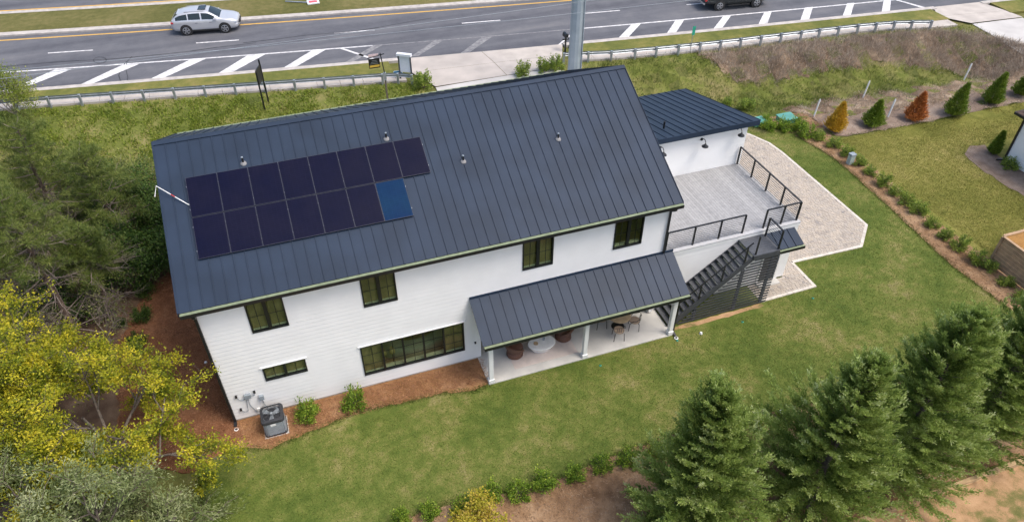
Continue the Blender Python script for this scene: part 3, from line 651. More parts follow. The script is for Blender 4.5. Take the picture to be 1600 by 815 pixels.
ORD = ['first', 'second', 'third', 'fourth', 'fifth', 'sixth', 'seventh', 'eighth', 'ninth', 'tenth', 'eleventh', 'twelfth', 'thirteenth', 'fourteenth', 'fifteenth', 'sixteenth', 'seventeenth', 'eighteenth', 'nineteenth', 'twentieth']
for row, n, d0 in (('lower', 7, 1.79), ('upper', 8, 3.45)):
    for i in range(n):
        blue = row == 'lower' and i == 6
        lab = 'bright blue solar panel at the right end of the lower row on the roof' if blue else 'dark solar panel, %s from the left in the %s row on the roof' % (ORD[i], row)
        base = RP(.54+i*1.088, d0, 0)
        t = thing('solar_panel', lab, 'solar panel', base, 'solar panels on the main roof')
        for nm, me in (('frame', mef), ('cell_sheet', megb if blue else meg), ('mounting_rail', mer)):
            o = link(bpy.data.objects.new(nm, me)); o.parent = t
M['red'] = mat('red_plastic', (.45, .03, .03), .5, var=.1)
t = thing('white_pole', 'thin white pole with a red band lying over the left roof edge', 'pole', RP(.54, 4.03, 0))
a, c = RP(.50, 4.02, .05), RP(-.42, 4.86, .30); dn = Vector((-.55, RP(0, 4.5).y, RP(0, 4.5).z+.12))
MB().tube([a, a.lerp(c, .42)], .016, 8).build('pole_end', M['trim'], t)
MB().tube([a.lerp(c, .42), a.lerp(c, .55)], .017, 8).build('red_band', M['red'], t)
MB().tube([a.lerp(c, .55), c, dn], .016, 8).build('pole_shaft', M['trim'], t)
MB().tube([a, a+Vector((.12, .0, -.02))], .03, 8).build('bracket', M['trim'], t)
# ================================================================== PORCH
porch = thing('porch', 'lean-to porch with charcoal metal roof on white posts against the house', 'porch', (14.3, -.9, 0))
QX0, QX1, QY, QZ0, QZ1 = 9.8, 18.93, -1.78, 2.63, 3.62
mb = MB(); mb.loft([[(x, QY+.02, QZ0-.01), (x, -.02, QZ1-.012), (x, -.02, QZ1-.2), (x, QY+.3, QZ0-.02-.03), (x, QY+.02, QZ0-.14)] for x in (QX0+.03, QX1-.03)])
proof = mb.build('porch_roof', M['black'], porch, fix=True)
panels(proof, QX0, QX1, 22, QY, QZ0, -QY-.015, QZ1-QZ0)
gutter(proof, QX0+.01, QX1-.01, QY-.13, QY-.005, QZ0)
MB().box(QX0, QX1, -.06, -.016, QZ1+.02, QZ1+.10).build('wall_flashing', M['roof'], proof)
MB().box(QX0+.25, QX1-.2, -1.53, -1.33, 2.22, 2.50).build('beam', M['trim'], porch)
MB().add([(QX0+.3, -1.33, 2.49), (QX1-.25, -1.33, 2.49), (QX1-.25, -.02, 2.74), (QX0+.3, -.02, 2.74)], [(0, 1, 2, 3)]).build('soffit', M['trim'], porch)
for x in (10.19, 14.41, 18.56):
    p = MB(); p.box(x-.09, x+.09, -1.52, -1.34, .05, 2.23); o = p.build('post', M['trim'], porch, bev=.008)
    MB().box(x-.125, x+.125, -1.555, -1.305, .045, .24).build('post_base', M['trim'], o, bev=.01); MB().box(x-.12, x+.12, -1.55, -1.31, 2.10, 2.22).build('post_cap', M['trim'], o, bev=.01)
downspout(porch, [(18.74, -1.84, 2.5), (18.74, -1.72, 2.38), (18.72, -1.45, 2.2), (18.72, -1.45, .14), (18.72, -1.7, .07)], .08)
slab_ = MB(); slab_.box(10.05, 18.66, -1.56, 2.8, -.15, .05); patio = slab_.build('patio', M['concrete'], None, 'structure')
# ================================================================== WING (garage) and deck room
wing = thing('house_wing', 'white side wing with a low charcoal shed roof behind the deck', 'house', (22, 8.4, 0))
GX, GY, GB, GZ0, GZ1 = 25.72, 5.3, 11.5, 5.86, 4.36
mb = MB(); siding(mb, (L_, GY, 0), (1, 0, 0), (0, -1, 0), GX-L_, 3.30, 5.72); mb.build('siding', M['siding'], wing, 'stuff')
mb = MB(); siding(mb, (GX, GY, 0), (0, 1, 0), (1, 0, 0), GB-GY, .1, 5.6, urange=lambda z: (0., GB-GY) if z < 4.2 else (0., max(.01, (5.72-z)/.2455)))
mb.build('siding', M['siding'], wing, 'stuff')
mb = MB(); siding(mb, (GX, GB, 0), (-1, 0, 0), (0, 1, 0), GX-L_, .1, 4.2); mb.build('siding', M['siding'], wing, 'stuff')
g_run, g_drop = 11.75-4.98, 5.92-4.26
mb = MB(); mb.loft([[(x, 5.0, 5.92-.03), (x, 11.73, 4.26-.03), (x, 11.73, 4.26-.2), (x, 5.0, 5.92-.24)] for x in (L_+.05, 26.06)])
wroof = mb.build('roof', M['black'], wing, fix=True)
panels(wroof, L_+.05, 26.08, 18, 11.75, 4.26, -g_run, g_drop)
MB().box(L_+.05, 26.08, 4.94, 4.975, 5.68, 5.95).build('fascia', M['roof'], wroof)
MB().loft([[(x, 4.97, 5.955), (x, 11.75, 4.295), (x, 11.75, 4.1), (x, 4.97, 5.70)] for x in (26.085, 26.105)]).build('rake_trim', M['roof'], wroof, fix=True)
a = Vector((21.6, 6.3, 5.6)); MB().tube([a-Vector((0, 0, .05)), a+Vector((0, 0, .38))], .05, 10).build('vent_pipe', M['black'], wroof)
def barn_light(x, z):
    t = thing('barn_light', {0: 'black gooseneck wall light nearest the main roof on the wing wall', 1: 'black gooseneck wall light at the middle of the wing wall', 2: 'black gooseneck wall light at the right end of the wing wall'}[len(BL)], 'wall light', (x, GY-.02, z), 'gooseneck lights on the wing wall'); BL.append(t)
    y = GY-.02
    m = MB(); n = 12; m.add([(x+.07*math.cos(2*math.pi*k/n), y-d, z+.07*math.sin(2*math.pi*k/n)) for d in (0, .04) for k in range(n)], [tuple(range(n)), tuple(range(n, 2*n))]+[(k, (k+1) % n, n+(k+1) % n, n+k) for k in range(n)]); m.build('backplate', M['black'], t)
    MB().tube([(x, y-.03, z), (x, y-.15, z+.10), (x, y-.28, z+.12), (x, y-.36, z+.05), (x, y-.38, z-.05)], .018, 8).build('gooseneck', M['black'], t)
    MB().lathe([(.035, 0), (.05, -.05), (.16, -.14), (.165, -.17), (.15, -.165), (.04, -.06)], 20, (x, y-.38, z-.03)).build('lamp_shade', M['black'], t, smooth=True)
BL = []
for x, z in ((20.9, 5.28), (23.15, 5.28), (25.1, 5.50)): barn_light(x, z)
DZ, DX1, DY0 = 3.40, 25.6, .15
mb = MB(); siding(mb, (L_, DY0, 0), (1, 0, 0), (0, -1, 0), DX1-L_, .1, 3.20, ops=[(24.15-L_, 25.02-L_, 0, 2.2)]); siding(mb, (DX1, DY0, 0), (0, 1, 0), (1, 0, 0), GY-DY0, .1, 3.2)
mb.build('siding', M['siding'], wing, 'stuff')
MB().box(24.15, 25.02, .17, .21, .1, 2.2).build('door', M['black'], wing)
MB().box(24.05, 24.145, .10, .19, .1, 2.28).build('door_trim', M['trim'], wing)
MB().box(25.025, 25.12, .10, .19, .1, 2.28).build('door_trim', M['trim'], wing)
MB().box(24.05, 25.2, -.25, .14, -.05, .10).build('door_step', M['concrete'], wing)
# little roof over the door
mb = MB(); mb.loft([[(x, -.72, 2.80), (x, .13, 3.12), (x, .13, 2.98), (x, -.72, 2.66)] for x in (23.72, 25.35)])
dr = mb.build('door_canopy', M['black'], wing, fix=True)
panels(dr, 23.70, 25.37, 4, -.74, 2.81, .87, .325); gutter(dr, 23.7, 25.38, -.85, -.745, 2.80)
# ---- deck
deck = thing('deck', 'grey boarded roof deck with black rails beside the wing', 'deck', (22, 2.7, DZ))
mb = MB(); x = L_+.02
while x < DX1-.14: mb.box(x, x+.134, DY0+.145, GY-.02, DZ-.03, DZ+rnd.uniform(-.001, .001)); x += .14
mb.build('deck_boards', M['deck'], deck, 'stuff')
mb = MB(); mb.box(L_+.02, DX1+.04, DY0-.05, DY0+.14, DZ-.03, DZ+.004); mb.build('front_border_board', M['decktrim'], deck)
mb = MB(); mb.box(DX1-.10, DX1+.05, DY0+.145, GY-.02, DZ-.03, DZ+.003); mb.build('side_border_board', M['deck'], deck)
mb = MB(); mb.box(L_+.02, DX1+.02, DY0-.03, DY0-.015, 3.19, DZ-.032); mb.box(DX1+.015, DX1+.03, DY0-.03, GY-.02, 3.19, DZ-.032); mb.build('rim_board', M['trim'], deck)
mb = MB(); mb.box(L_+.02, DX1, DY0, GY, 3.2, DZ-.035); mb.build('deck_base', M['trim'], deck)
def railing(parent, pts, h=1.0, ncab=9, zoff=None, cab=.011):
    for p in pts:
        m = MB(); m.box(p[0]-.032, p[0]+.032, p[1]-.032, p[1]+.032, p[2], p[2]+h); m.build('railing_post', M['black'], parent)
    for a, b in zip(pts[:-1], pts[1:]):
        a = Vector(a); b = Vector(b)
        MB().bar(a+Vector((0, 0, h+.015)), b+Vector((0, 0, h+.015)), .06, .035).build('top_rail', M['black'], parent)
        c = MB()
        for k in range(ncab):
            z = .09+(h-.14)*k/(ncab-1); c.tube([a+Vector((0, 0, z)), b+Vector((0, 0, z))], cab, 4)
        c.build('cable_infill', M['black'], parent, 'stuff')
DR = DZ+.004
railing(deck, [(18.75, .28, DR), (20.1, .28, DR), (21.4, .28, DR), (22.62, .28, DR)])
railing(deck, [(23.72, .28, DR), (24.65, .28, DR), (25.5, .28, DR)])
railing(deck, [(25.5, .30, DR), (25.5, 1.52, DR), (25.5, 2.72, DR), (25.5, 3.95, DR), (25.5, 5.2, DR)])
# ================================================================== STAIRS
st = thing('staircase', 'dark grey outdoor staircase with slatted screen rising to the deck', 'staircase', (21, -.5, 0))
NST, SX0, SX1, LZ, SY0, SY1 = 15, 18.70, 22.40, 3.2, -1.02, .08
rise = LZ/(NST+1); run = (SX1-SX0)/NST
for i in range(NST):
    x = SX0+i*run; z = rise*(i+1)
    MB().box(x-.03, x+run+.02, SY0+.02, SY1, z-.045, z).build('tread', M['tread'], st, bev=.006)
for y in (SY0-.045, SY1-.0):
    m = MB(); m.loft([[(SX0-.05, yy, 0.02), (SX0+.28, yy, 0.02), (SX1+.02, yy, LZ-.33), (SX1+.02, yy, LZ-.04), (SX0-.05, yy, rise-.0)] for yy in (y, y+.045)]); m.build('stringer', M['slat'], st, fix=True)
m = MB(); y = SY0-.06
while y < SY1-.02: m.box(SX1+.0, 23.72, y, y+.134, LZ-.03, LZ+rnd.uniform(-.001, .001)); y += .14
m.build('landing_boards', M['tread'], st, 'stuff')
m = MB(); m.box(SX1, 23.74, SY0-.10, SY0-.065, LZ-.24, LZ-.002); m.box(23.725, 23.76, SY0-.06, SY1, LZ-.24, LZ-.002); m.build('landing_rim', M['slat'], st)
for x, y in ((19.95, SY0-.02), (22.05, SY0-.02), (23.50, SY0-.02)):
    zt = LZ-.25 if x > SX1 else rise*((x-SX0)/run)+.0-.22
    MB().box(x-.07, x+.07, y-.04, y+.04, .0, zt).build('screen_post', M['slat'], st)
nsl = 20
for k in range(nsl):
    z = .08+k*.165
    if z > LZ-.3: break
    xs = SX0+.35+(z/(LZ))*(SX1-SX0+.15)
    MB().box(min(xs, 23.4), 23.80, SY0-.085, SY0-.062, z, z+.075).build('slat', M['slat'], st)
railpts = [(SX0+run*(k+.5), SY0-.0, rise*(k+1)) for k in (1, 5, 9, 13)]
for a in railpts: MB().box(a[0]-.028, a[0]+.028, a[1]-.028, a[1]+.028, a[2]-.1, a[2]+.95).build('railing_post', M['black'], st)
A_, B_ = Vector(railpts[0]), Vector(railpts[-1]); dirr = (B_-A_)/12
C_ = Vector((SX1+.12, SY0, LZ))
MB().box(C_.x-.028, C_.x+.028, C_.y-.028, C_.y+.028, C_.z-.1, C_.z+1.0).build('railing_post', M['black'], st)
MB().bar(A_-dirr*1.2+Vector((0, 0, .95)), B_+dirr*.9+Vector((0, 0, .95)), .055, .035).build('hand_rail', M['black'], st)
m = MB()
for k in range(6): m.tube([A_+Vector((0, 0, .12+.135*k)), B_+dirr*.8+Vector((0, 0, .12+.135*k))], .006, 4)
m.build('cable_infill', M['black'], st, 'stuff')
railing(st, [(23.68, SY1-.12, LZ), (23.68, SY0+.0, LZ)], 1.0, 9)
drape('soil_strip', wobble([(18.75, -1.12), (23.6, -1.12), (23.6, -1.32), (21, -1.38), (18.8, -1.34)], .3, .04, 31), M['dirt'], .012)
# ================================================================== PAVERS
PAV = [(23.62, -1.05), (26.72, -1.0), (26.73, .85), (30.82, .73), (32.3, 2.13), (32.32, 9.7), (32.2, 10.85), (31.6, 12.2), (30.4, 13.4), (25.74, 13.4), (25.74, 5.3), (25.62, 5.3), (25.62, .13), (23.62, .13)]
pav = link(bpy.data.objects.new('paver_terrace', None)); pav['kind'] = 'structure'
flat('paver_bedding', PAV, M['kerb'], .008, None, pav)
m = MB(); rw = .13; y = -1.0; row = 0
ins = lambda x, y: bool(inside(PAV, np.array([x]), np.array([y]))[0])
while y < 13.3:
    x = 23.65+(row % 3)*.07; 
    while x < 32.3:
        w = rnd.choice((.13, .18, .18, .24)); h = rw
        if ins(x+.02, y+.02) and ins(x+w-.02, y+rw-.02) and ins(x+w-.02, y+.02) and ins(x+.02, y+rw-.02):
            z = .04+rnd.uniform(-.003, .003); g = .006
            m.add([(x+g, y+g, .0), (x+w-g, y+g, .0), (x+w-g, y+h-g, .0), (x+g, y+h-g, .0), (x+g, y+g, z), (x+w-g, y+g, z), (x+w-g, y+h-g, z), (x+g, y+h-g, z)], [(4,5,6,7),(0,1,5,4),(1,2,6,5),(2,3,7,6),(3,0,4,7)])
        x += w
    y += rw; row += 1
m.build('pavers', M['paver'], pav, 'stuff')
m = MB(); ed = PAV[:10]
for a, b in zip(ed[:-1], ed[1:]):
    a = Vector(a); b = Vector(b); t = (b-a).normalized(); n = Vector((-t.y, t.x)); k = 0; ln = (b-a).length
    while k < ln-.02:
        e = min(k+.3, ln); q = [a+t*(k+.004)-n*.02, a+t*(e-.004)-n*.02, a+t*(e-.004)+n*.13, a+t*(k+.004)+n*.13]
        m.prism([tuple(v) for v in q], -.02, .048+rnd.uniform(0, .003)); k += .3
m.build('edging_pavers', M['paveredge'], pav, 'stuff', fix=True)
# ================================================================== VEGETATION
def unit(v): return v/max(1e-9, np.linalg.norm(v))
LM = {}
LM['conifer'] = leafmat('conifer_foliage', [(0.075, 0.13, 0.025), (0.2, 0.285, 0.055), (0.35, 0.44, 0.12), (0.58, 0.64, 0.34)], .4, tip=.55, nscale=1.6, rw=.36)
LM['shrub'] = leafmat('shrub_leaves', [(0.045, 0.09, 0.01), (0.11, 0.2, 0.018), (0.24, 0.35, 0.034), (0.44, 0.5, 0.07)], .35, nscale=2.2)
LM['hedge'] = leafmat('hedge_leaves', [(0.07, 0.12, 0.02), (0.15, 0.23, 0.035), (0.27, 0.35, 0.055), (0.44, 0.48, 0.1)], .35, nscale=2.2)
LM['yellow'] = leafmat('yellow_green_leaves', [(0.045, 0.08, 0.01), (0.15, 0.2, 0.015), (0.42, 0.41, 0.025), (0.8, 0.66, 0.05)], .45, tip=.4, nscale=1.7, rw=.34)
LM['silver'] = leafmat('silvery_leaves', [(0.047, 0.076, 0.019), (0.128, 0.17, 0.051), (0.246, 0.289, 0.111), (0.425, 0.451, 0.246)], .3, tip=.4, nscale=1.4, rw=.36)
LM['pine'] = leafmat('pine_needles', [(0.028, 0.052, 0.011), (0.078, 0.118, 0.022), (0.165, 0.205, 0.042), (0.26, 0.29, 0.08)], .2, nscale=.8)
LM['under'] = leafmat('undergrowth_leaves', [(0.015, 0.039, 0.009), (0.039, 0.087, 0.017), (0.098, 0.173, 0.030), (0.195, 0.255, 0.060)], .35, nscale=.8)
LM['olive'] = leafmat('olive_leaves', [(0.065, 0.079, 0.021), (0.138, 0.159, 0.041), (0.217, 0.239, 0.065), (0.318, 0.318, 0.116)], .35, nscale=.8)
LM['arb_green'] = leafmat('arborvitae_green', [(0.05, 0.1, 0.012), (0.12, 0.2, 0.02), (0.22, 0.3, 0.035), (0.34, 0.4, 0.08)], .25, nscale=2)
LM['arb_yellow'] = leafmat('arborvitae_gold', [(0.3, 0.2, 0.02), (0.52, 0.33, 0.03), (0.68, 0.43, 0.045), (0.78, 0.55, 0.1)], .25, nscale=2)
LM['arb_orange'] = leafmat('arborvitae_brown', [(0.22, 0.08, 0.025), (0.42, 0.15, 0.04), (0.56, 0.21, 0.06), (0.66, 0.3, 0.1)], .2, nscale=2)
LM['gold'] = leafmat('golden_leaves', [(.18, .20, .02), (.38, .36, .03), (.56, .46, .06), (.66, .46, .14)], .45, nscale=2)
LM['blade'] = leafmat('grass_blades', [(0.05, 0.085, 0.012), (0.095, 0.138, 0.02), (0.15, 0.172, 0.036), (0.27, 0.24, 0.09)], .3, nscale=.4)
LM['weed'] = leafmat('weed_leaves', [(0.083, 0.128, 0.015), (0.165, 0.225, 0.024), (0.255, 0.300, 0.045), (0.375, 0.345, 0.120)], .35, nscale=.6)
LM['brush'] = leafmat('dry_brush', [(0.2, 0.15, 0.105), (0.32, 0.25, 0.185), (0.44, 0.36, 0.28), (0.56, 0.48, 0.39)], .2, nscale=.6)
LM['chips'] = leafmat('mulch_chip', [(0.12, 0.062, 0.03), (0.24, 0.14, 0.075), (0.37, 0.24, 0.145), (0.5, 0.36, 0.24)], .05, nscale=1)
LM['dryblade'] = leafmat('dry_grass_blades', [(0.106, 0.118, 0.024), (0.177, 0.183, 0.035), (0.271, 0.248, 0.065), (0.401, 0.33, 0.118)], .3, nscale=.4)
LM['strawb'] = leafmat('straw_needles', [(0.17, 0.075, 0.035), (0.27, 0.125, 0.06), (0.38, 0.19, 0.095), (0.5, 0.29, 0.165)], .1, nscale=1)
def keepout(Q):                            # leaves never grow through the house
    return (Q[:, 0] > -.55) & (Q[:, 0] < 19.2) & (Q[:, 1] > -.5) & (Q[:, 1] < 12.3) & (Q[:, 2] < 9.8)
def rad_dirs(n, up=.2):
    v = rng.normal(size=(n, 3)); v[:, 2] += up; return nrm(v)
def foliage(name, parts, m, parent, tip=None):
    V = np.concatenate([p[0] for p in parts]); k = 0; Fs = []
    for p in parts: Fs.append(p[1]+k); k += len(p[0])
    me = npmesh(name, V, np.concatenate(Fs))
    if tip is not None: me.attributes.new('tip', 'FLOAT', 'POINT').data.foreach_set('value', np.repeat(tip, 4).astype(np.float32))
    return put(name, me, m, parent)
def stems(name, segs, m, parent, n=5):
    b = MB()
    for pts, rs in segs: b.tube(pts, rs, n, cap=False)
    return b.build(name, m, parent, smooth=True, local=True)
# ---- dense upright conifers of the foreground
def conifer(loc, H, Rm, label, seed, low=0.0, dens=1., leafm='conifer'):
    global rng
    rng = np.random.default_rng(seed); r = random.Random(seed)
    t = thing('conifer_tree', label, 'tree', loc, 'big conifers in the front mulch bed')
    stems('trunk', [([(0, 0, 0), (r.uniform(-.05, .05), r.uniform(-.05, .05), H*.5), (0, 0, H*.97)], [.13, .075, .012])], M['bark'], t, 8)
    P, D, Ls, Ws, Tp = [], [], [], [], []; segs = []
    nb = int(290*dens)
    lob = [(r.uniform(0, 6.28), r.uniform(.15, .9), r.uniform(-.22, .28)) for _ in range(18)]
    for i in range(nb):
        h = low+(1-low)*(i+r.random())/nb; h = h**.9
        az = i*2.39996+r.uniform(-.4, .4)
        prof = (min(1, (h+.16)/.24)**.5)*(1-h)**.76
        R_ = Rm*prof*(1+sum(a*math.exp(-((math.cos(az-q[0])-1)**2*3+((h-q[1])/.13)**2)) for q in lob for a in (q[2],)))+.10*(1-h)
        R_ *= r.uniform(.74, 1.10)
        el = R(8+52*h+r.uniform(-12, 12)); d = np.array([math.cos(az)*math.cos(el), math.sin(az)*math.cos(el), math.sin(el)])
        base = np.array([0, 0, h*H-.25*R_*math.sin(el)]); ln = R_/max(.35, math.cos(el)); base[2] = max(.1, base[2]-.12*ln)
        if i % 3 == 0: segs.append(([tuple(base), tuple(base+d*ln*.55), tuple(base+d*ln*.92+np.array([0, 0, .05]))], [.022, .014, .004]))
        ns = max(9, int(32*ln/Rm))
        for s in range(ns):
            f = .12+.88*(s+r.random())/ns
            p0 = base+d*ln*f+np.array([0, 0, .10*f*f*ln])
            sd_ = np.cross(d, [0, 0, 1]); sd_ = unit(sd_); side = r.choice((-1, 1))
            sl = (.22+.26*(1-f*.5))*min(1, ln+.25)*r.uniform(.7, 1.2)
            sp = unit(d*r.uniform(.6, 1.1)+sd_*side*r.uniform(.05, .75)+np.array([0, 0, r.uniform(.1, .6)]))
            m_ = 20; tt = np.linspace(.06, 1, m_)
            jit = rng.normal(size=(m_, 3))
            pts = p0+sp*sl*tt[:, None]+jit*.022+np.array([0, 0, -.10])*sl*(tt**2)[:, None]
            alt = np.where(np.arange(m_) % 2 == 0, 1, -1)[:, None]; s2 = unit(np.cross(sp, [0, 0, 1])+1e-6)
            dirs = sp*.95+s2*alt*(.62*(1-tt*.7))[:, None]+jit*.22+np.array([0, 0, .12])
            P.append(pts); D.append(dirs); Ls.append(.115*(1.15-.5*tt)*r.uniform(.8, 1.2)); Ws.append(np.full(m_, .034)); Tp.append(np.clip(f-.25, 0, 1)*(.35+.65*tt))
    P = np.concatenate(P); D = np.concatenate(D); Ls = np.concatenate(Ls); Ws = np.concatenate(Ws)
    rad = nrm(P*np.array([1, 1, 0])); NN = rad*.55+np.array([0, 0, .85])+rng.normal(size=P.shape)*.45
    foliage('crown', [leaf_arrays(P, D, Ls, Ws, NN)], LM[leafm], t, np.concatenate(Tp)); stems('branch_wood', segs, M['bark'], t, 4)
    return t
def vh(b, toppy):          # height of a vertical thing standing at pixel b whose top shows at picture row toppy
    B0 = at(*b)
    lo, hi = 0., 22.
    for _ in range(40):
        z = (lo+hi)/2; d = np.array([B0.x, B0.y, z])-CPOS; py = 407.5-CF*(d@_u)/(d@_fw)
        if py > toppy: lo = z
        else: hi = z
    return B0, z
for b, tp, Rm, lab, sd_, dn_ in (((1072, 822), 618, 2.2, 'lone conifer at the left end of the big front conifers, tip by the shrub row', 11, 1.0),
                            ((1260, 790), 566, 2.55, 'second big conifer from the left, broad and silvery-green, beside the bare mulch gap', 12, 1.1),
                            ((1384, 738), 492, 2.5, 'third big conifer from the left with the tall pointed tip against the lawn', 13, 1.0),
                            ((1514, 684), 452, 2.5, 'rightmost big conifer, cut by the right edge above the timber border', 14, 1.1)):
    B0, H = vh(b, tp); conifer((B0.x, B0.y, .03), H, Rm, lab, sd_, dens=dn_)
conifer((31.6, -8.6, .03), 4.6, 1.7, 'conifer tucked behind the rightmost big conifer at the right edge', 15, dens=.8)
conifer((13.4, -10.9, .03), 1.9, 1.0, 'low conifer at the foot of the lone left conifer, on the bottom edge', 16, dens=.45)
# ---- rounded shrubs, three shapes shared
def shrub_meshes(seed, n, leaf, w, spiky=0.):
    global rng
    rng = np.random.default_rng(seed); r = random.Random(seed)
    b = MB(); P = []; D = []
    for i in range(26):
        a = r.uniform(0, 6.28); e = math.acos(r.uniform(0, .95)); ln = r.uniform(.75, 1.05)
        d = np.array([math.cos(a)*math.sin(e)*.62, math.sin(a)*math.sin(e)*.62, math.cos(e)*.9+.12]); tip = d*ln
        b.tube([(0, 0, 0), tuple(tip*.55+np.array([0, 0, .06])), tuple(tip)], [.018, .010, .003], 4, cap=False)
        k = n//26; f = .30+.75*rng.random(k)**.7
        P.append(tip*f[:, None]+rng.normal(size=(k, 3))*.085); D.append(nrm(d)*.8+rng.normal(size=(k, 3))*.7+np.array([0, 0, .5]))
    P = np.concatenate(P); P[:, 2] = np.maximum(P[:, 2], .04); D = np.concatenate(D)
    V, F = leaf_arrays(P, D, leaf*(.7+.6*rng.random(len(P))), w)
    sm = bpy.data.meshes.new('stem'); sm.from_pydata(b.v, [], b.f)
    return npmesh('foliage', V, F), sm
def shrub_set(seed, lm, n=1500, leaf=.11, w=.06):
    out = []
    for k in range(3):
        f, s_ = shrub_meshes(seed+k, n, leaf, w); f.materials.append(LM[lm]); s_.materials.append(M['bark']); out.append((f, s_))
    return out
SH1, SH2, SH3 = shrub_set(30, 'shrub'), shrub_set(40, 'hedge'), shrub_set(50, 'under')
def shrub(loc, size, sets, label, group, zs=1.):
    k = rnd.randrange(3); t = thing('shrub', label, 'shrub', loc, group); t.rotation_euler = (0, 0, rnd.uniform(0, 6.28)); t.scale = (size*rnd.uniform(.88, 1.12), size*rnd.uniform(.88, 1.12), size*zs*rnd.uniform(.9, 1.1))
    for nm, me in (('foliage', sets[k][0]), ('stem', sets[k][1])):
        o = link(bpy.data.objects.new(nm, me)); o.parent = t
    return t
for i, q in enumerate(((628, 813), (672, 806), (722, 800), (768, 778), (812, 774), (851, 760), (897, 746), (940, 731), (980, 722), (1027, 708), (1068, 690), (1180, 664), (1222, 655))):
    p = at(*q); lab = '%s green shrub from the left along the front mulch bed' % ORD[i] if i < 11 else ('dark shrub in the gap left of the second big conifer' if i == 11 else 'shrub half hidden behind the second big conifer by a white box')
    shrub((p.x, p.y, .03), rnd.uniform(.56, .78) if i < 11 else .55, SH1, lab, 'shrubs along the front mulch bed')
HG = [(1277, 218), (1302, 230), (1323, 243), (1341, 258), (1359, 272), (1379, 289), (1398, 304), (1415, 319), (1434, 334), (1455, 354), (1477, 373), (1498, 388), (1523, 408), (1543, 422), (1570, 445), (1595, 470)]
for i, q in enumerate(HG):
    p = at(*q); x = p.x if i > 2 else p.x
    lab = '%s shrub counted from the back in the mulch row right of the lawn' % ORD[i]
    shrub((x, p.y, .03), rnd.uniform(.58, .82), SH2, lab, 'shrubs in the hedge row right of the lawn')
for i, (q, s_) in enumerate((((1200, 203), .8), ((1222, 203), .75), ((1247, 203), .85), ((1260, 213), .8), ((1196, 192), .6))):
    p = at(*q); shrub((p.x, p.y, .02), s_, SH1, ['leafy shrub next to the wing corner by the pavers', 'shrub between the two teal cabinets', 'shrub in front of the right teal cabinet', 'bright shrub starting the hedge row behind the pavers', 'small shrub behind the wing corner'][i], 'shrubs behind the paver terrace')
for q, lab in (((484, 652), 'round green shrub beside the air conditioner'), ((554, 634), 'small green shrub under the long ground-floor window')):
    p = at(*q); shrub((p.x, p.y,   .04), .85, SH1, lab, 'shrubs in the straw bed by the house', 1.15)
for q, s_, lab in (((224, 500), .75, 'dark green shrub in the pine straw left of the house, upper one'), ((217, 540), .65, 'dark green shrub in the pine straw left of the house, lower one'), ((228, 462), .9, 'dark shrub at the wood edge beside the roof corner'), ((190, 510), .5, 'low flat shrub left of the dark shrubs in the straw')):
    p = at(*q); shrub((p.x, p.y, .03), s_, SH3, lab, 'dark shrubs left of the house')
for q, s_, lab, z in (((662, 138), .95, 'shrub on the brown mound left of the driveway', 1.1), ((818, 118), .75, 'thin young shrub right of the driveway, left of three', 1.3), ((848, 113), .65, 'thin young shrub right of the driveway, middle of three', 1.3), ((868, 110), .8, 'thin young shrub right of the driveway, beside the pole', 1.4)):
    p = hit(*q); shrub((p.x, p.y, p.z), s_*1.15, SH2, lab, 'shrubs beside the driveway', z)
for q, s_, lab in (((1576, 262), .75, 'small shrub against the neighbour wall'), ((1166, 172), .9, 'wild green bush on the drainage bank behind the wing'), ((1135, 165), .7, 'lower wild bush behind the wing roof corner')):
    p = hit(*q); shrub((p.x, p.y, p.z), s_, SH2, lab, 'scattered bushes')
# ---- young arborvitae
def arb(q, H, lm, label, lean=0., w=.34, seed=1):
    global rng
    rng = np.random.default_rng(seed); p = hit(*q); t = thing('arborvitae', label, 'tree', p, 'young arborvitae in the row behind the neighbour lawn')
    n = 5200; h = rng.random(n)**1.35; a = rng.random(n)*6.28; prof = np.minimum(1, (h+.03)/.16)**.6*(1-h)**.85
    rr = w*H*prof*(.40+.72*rng.random(n)**.6)*(1+.16*np.sin(3*a+5*h+seed)+.16*np.sin(7*a-19*h)+.10*rng.normal(size=n)); 
    P = np.stack([rr*np.cos(a)+lean*h*h*H, rr*np.sin(a), h*H*.93+.06], 1)
    D = np.stack([np.cos(a)*.45, np.sin(a)*.45, np.full(n, .9)], 1)+rng.normal(size=(n, 3))*.35
    foliage('crown', [leaf_arrays(P, D, .17*(.5+.9*rng.random(n)), .045)], LM[lm], t)
    stems('trunk', [([(0, 0, -.05), (lean*.2*H, 0, H*.5), (lean*H*.85, 0, H*.92)], [.035, .022, .006])], M['bark'], t, 6)
arb((1303, 204), 1.95, 'arb_yellow', 'golden yellow young arborvitae, leftmost in the row', .06, .30, 1)
arb((1361, 196), 1.75, 'arb_green', 'green young arborvitae between the golden and the rust-brown one', .08, .36, 2)
arb((1427, 187), 1.9, 'arb_orange', 'rust-brown dead arborvitae in the row', .06, .34, 3)
arb((1489, 179), 2.2, 'arb_green', 'green young arborvitae right of the rust-brown one', .10, .30, 4)
arb((1548, 161), 2.15, 'arb_green', 'slim green young arborvitae, second from the right in the row', .10, .28, 5)
arb((1594, 148), 1.7, 'arb_green', 'green young arborvitae at the right edge of the picture', .05, .34, 6)
arb((1551, 240), 1.5, 'arb_green', 'slim dark arborvitae in the bed at the neighbour house corner', .05, .20, 7)
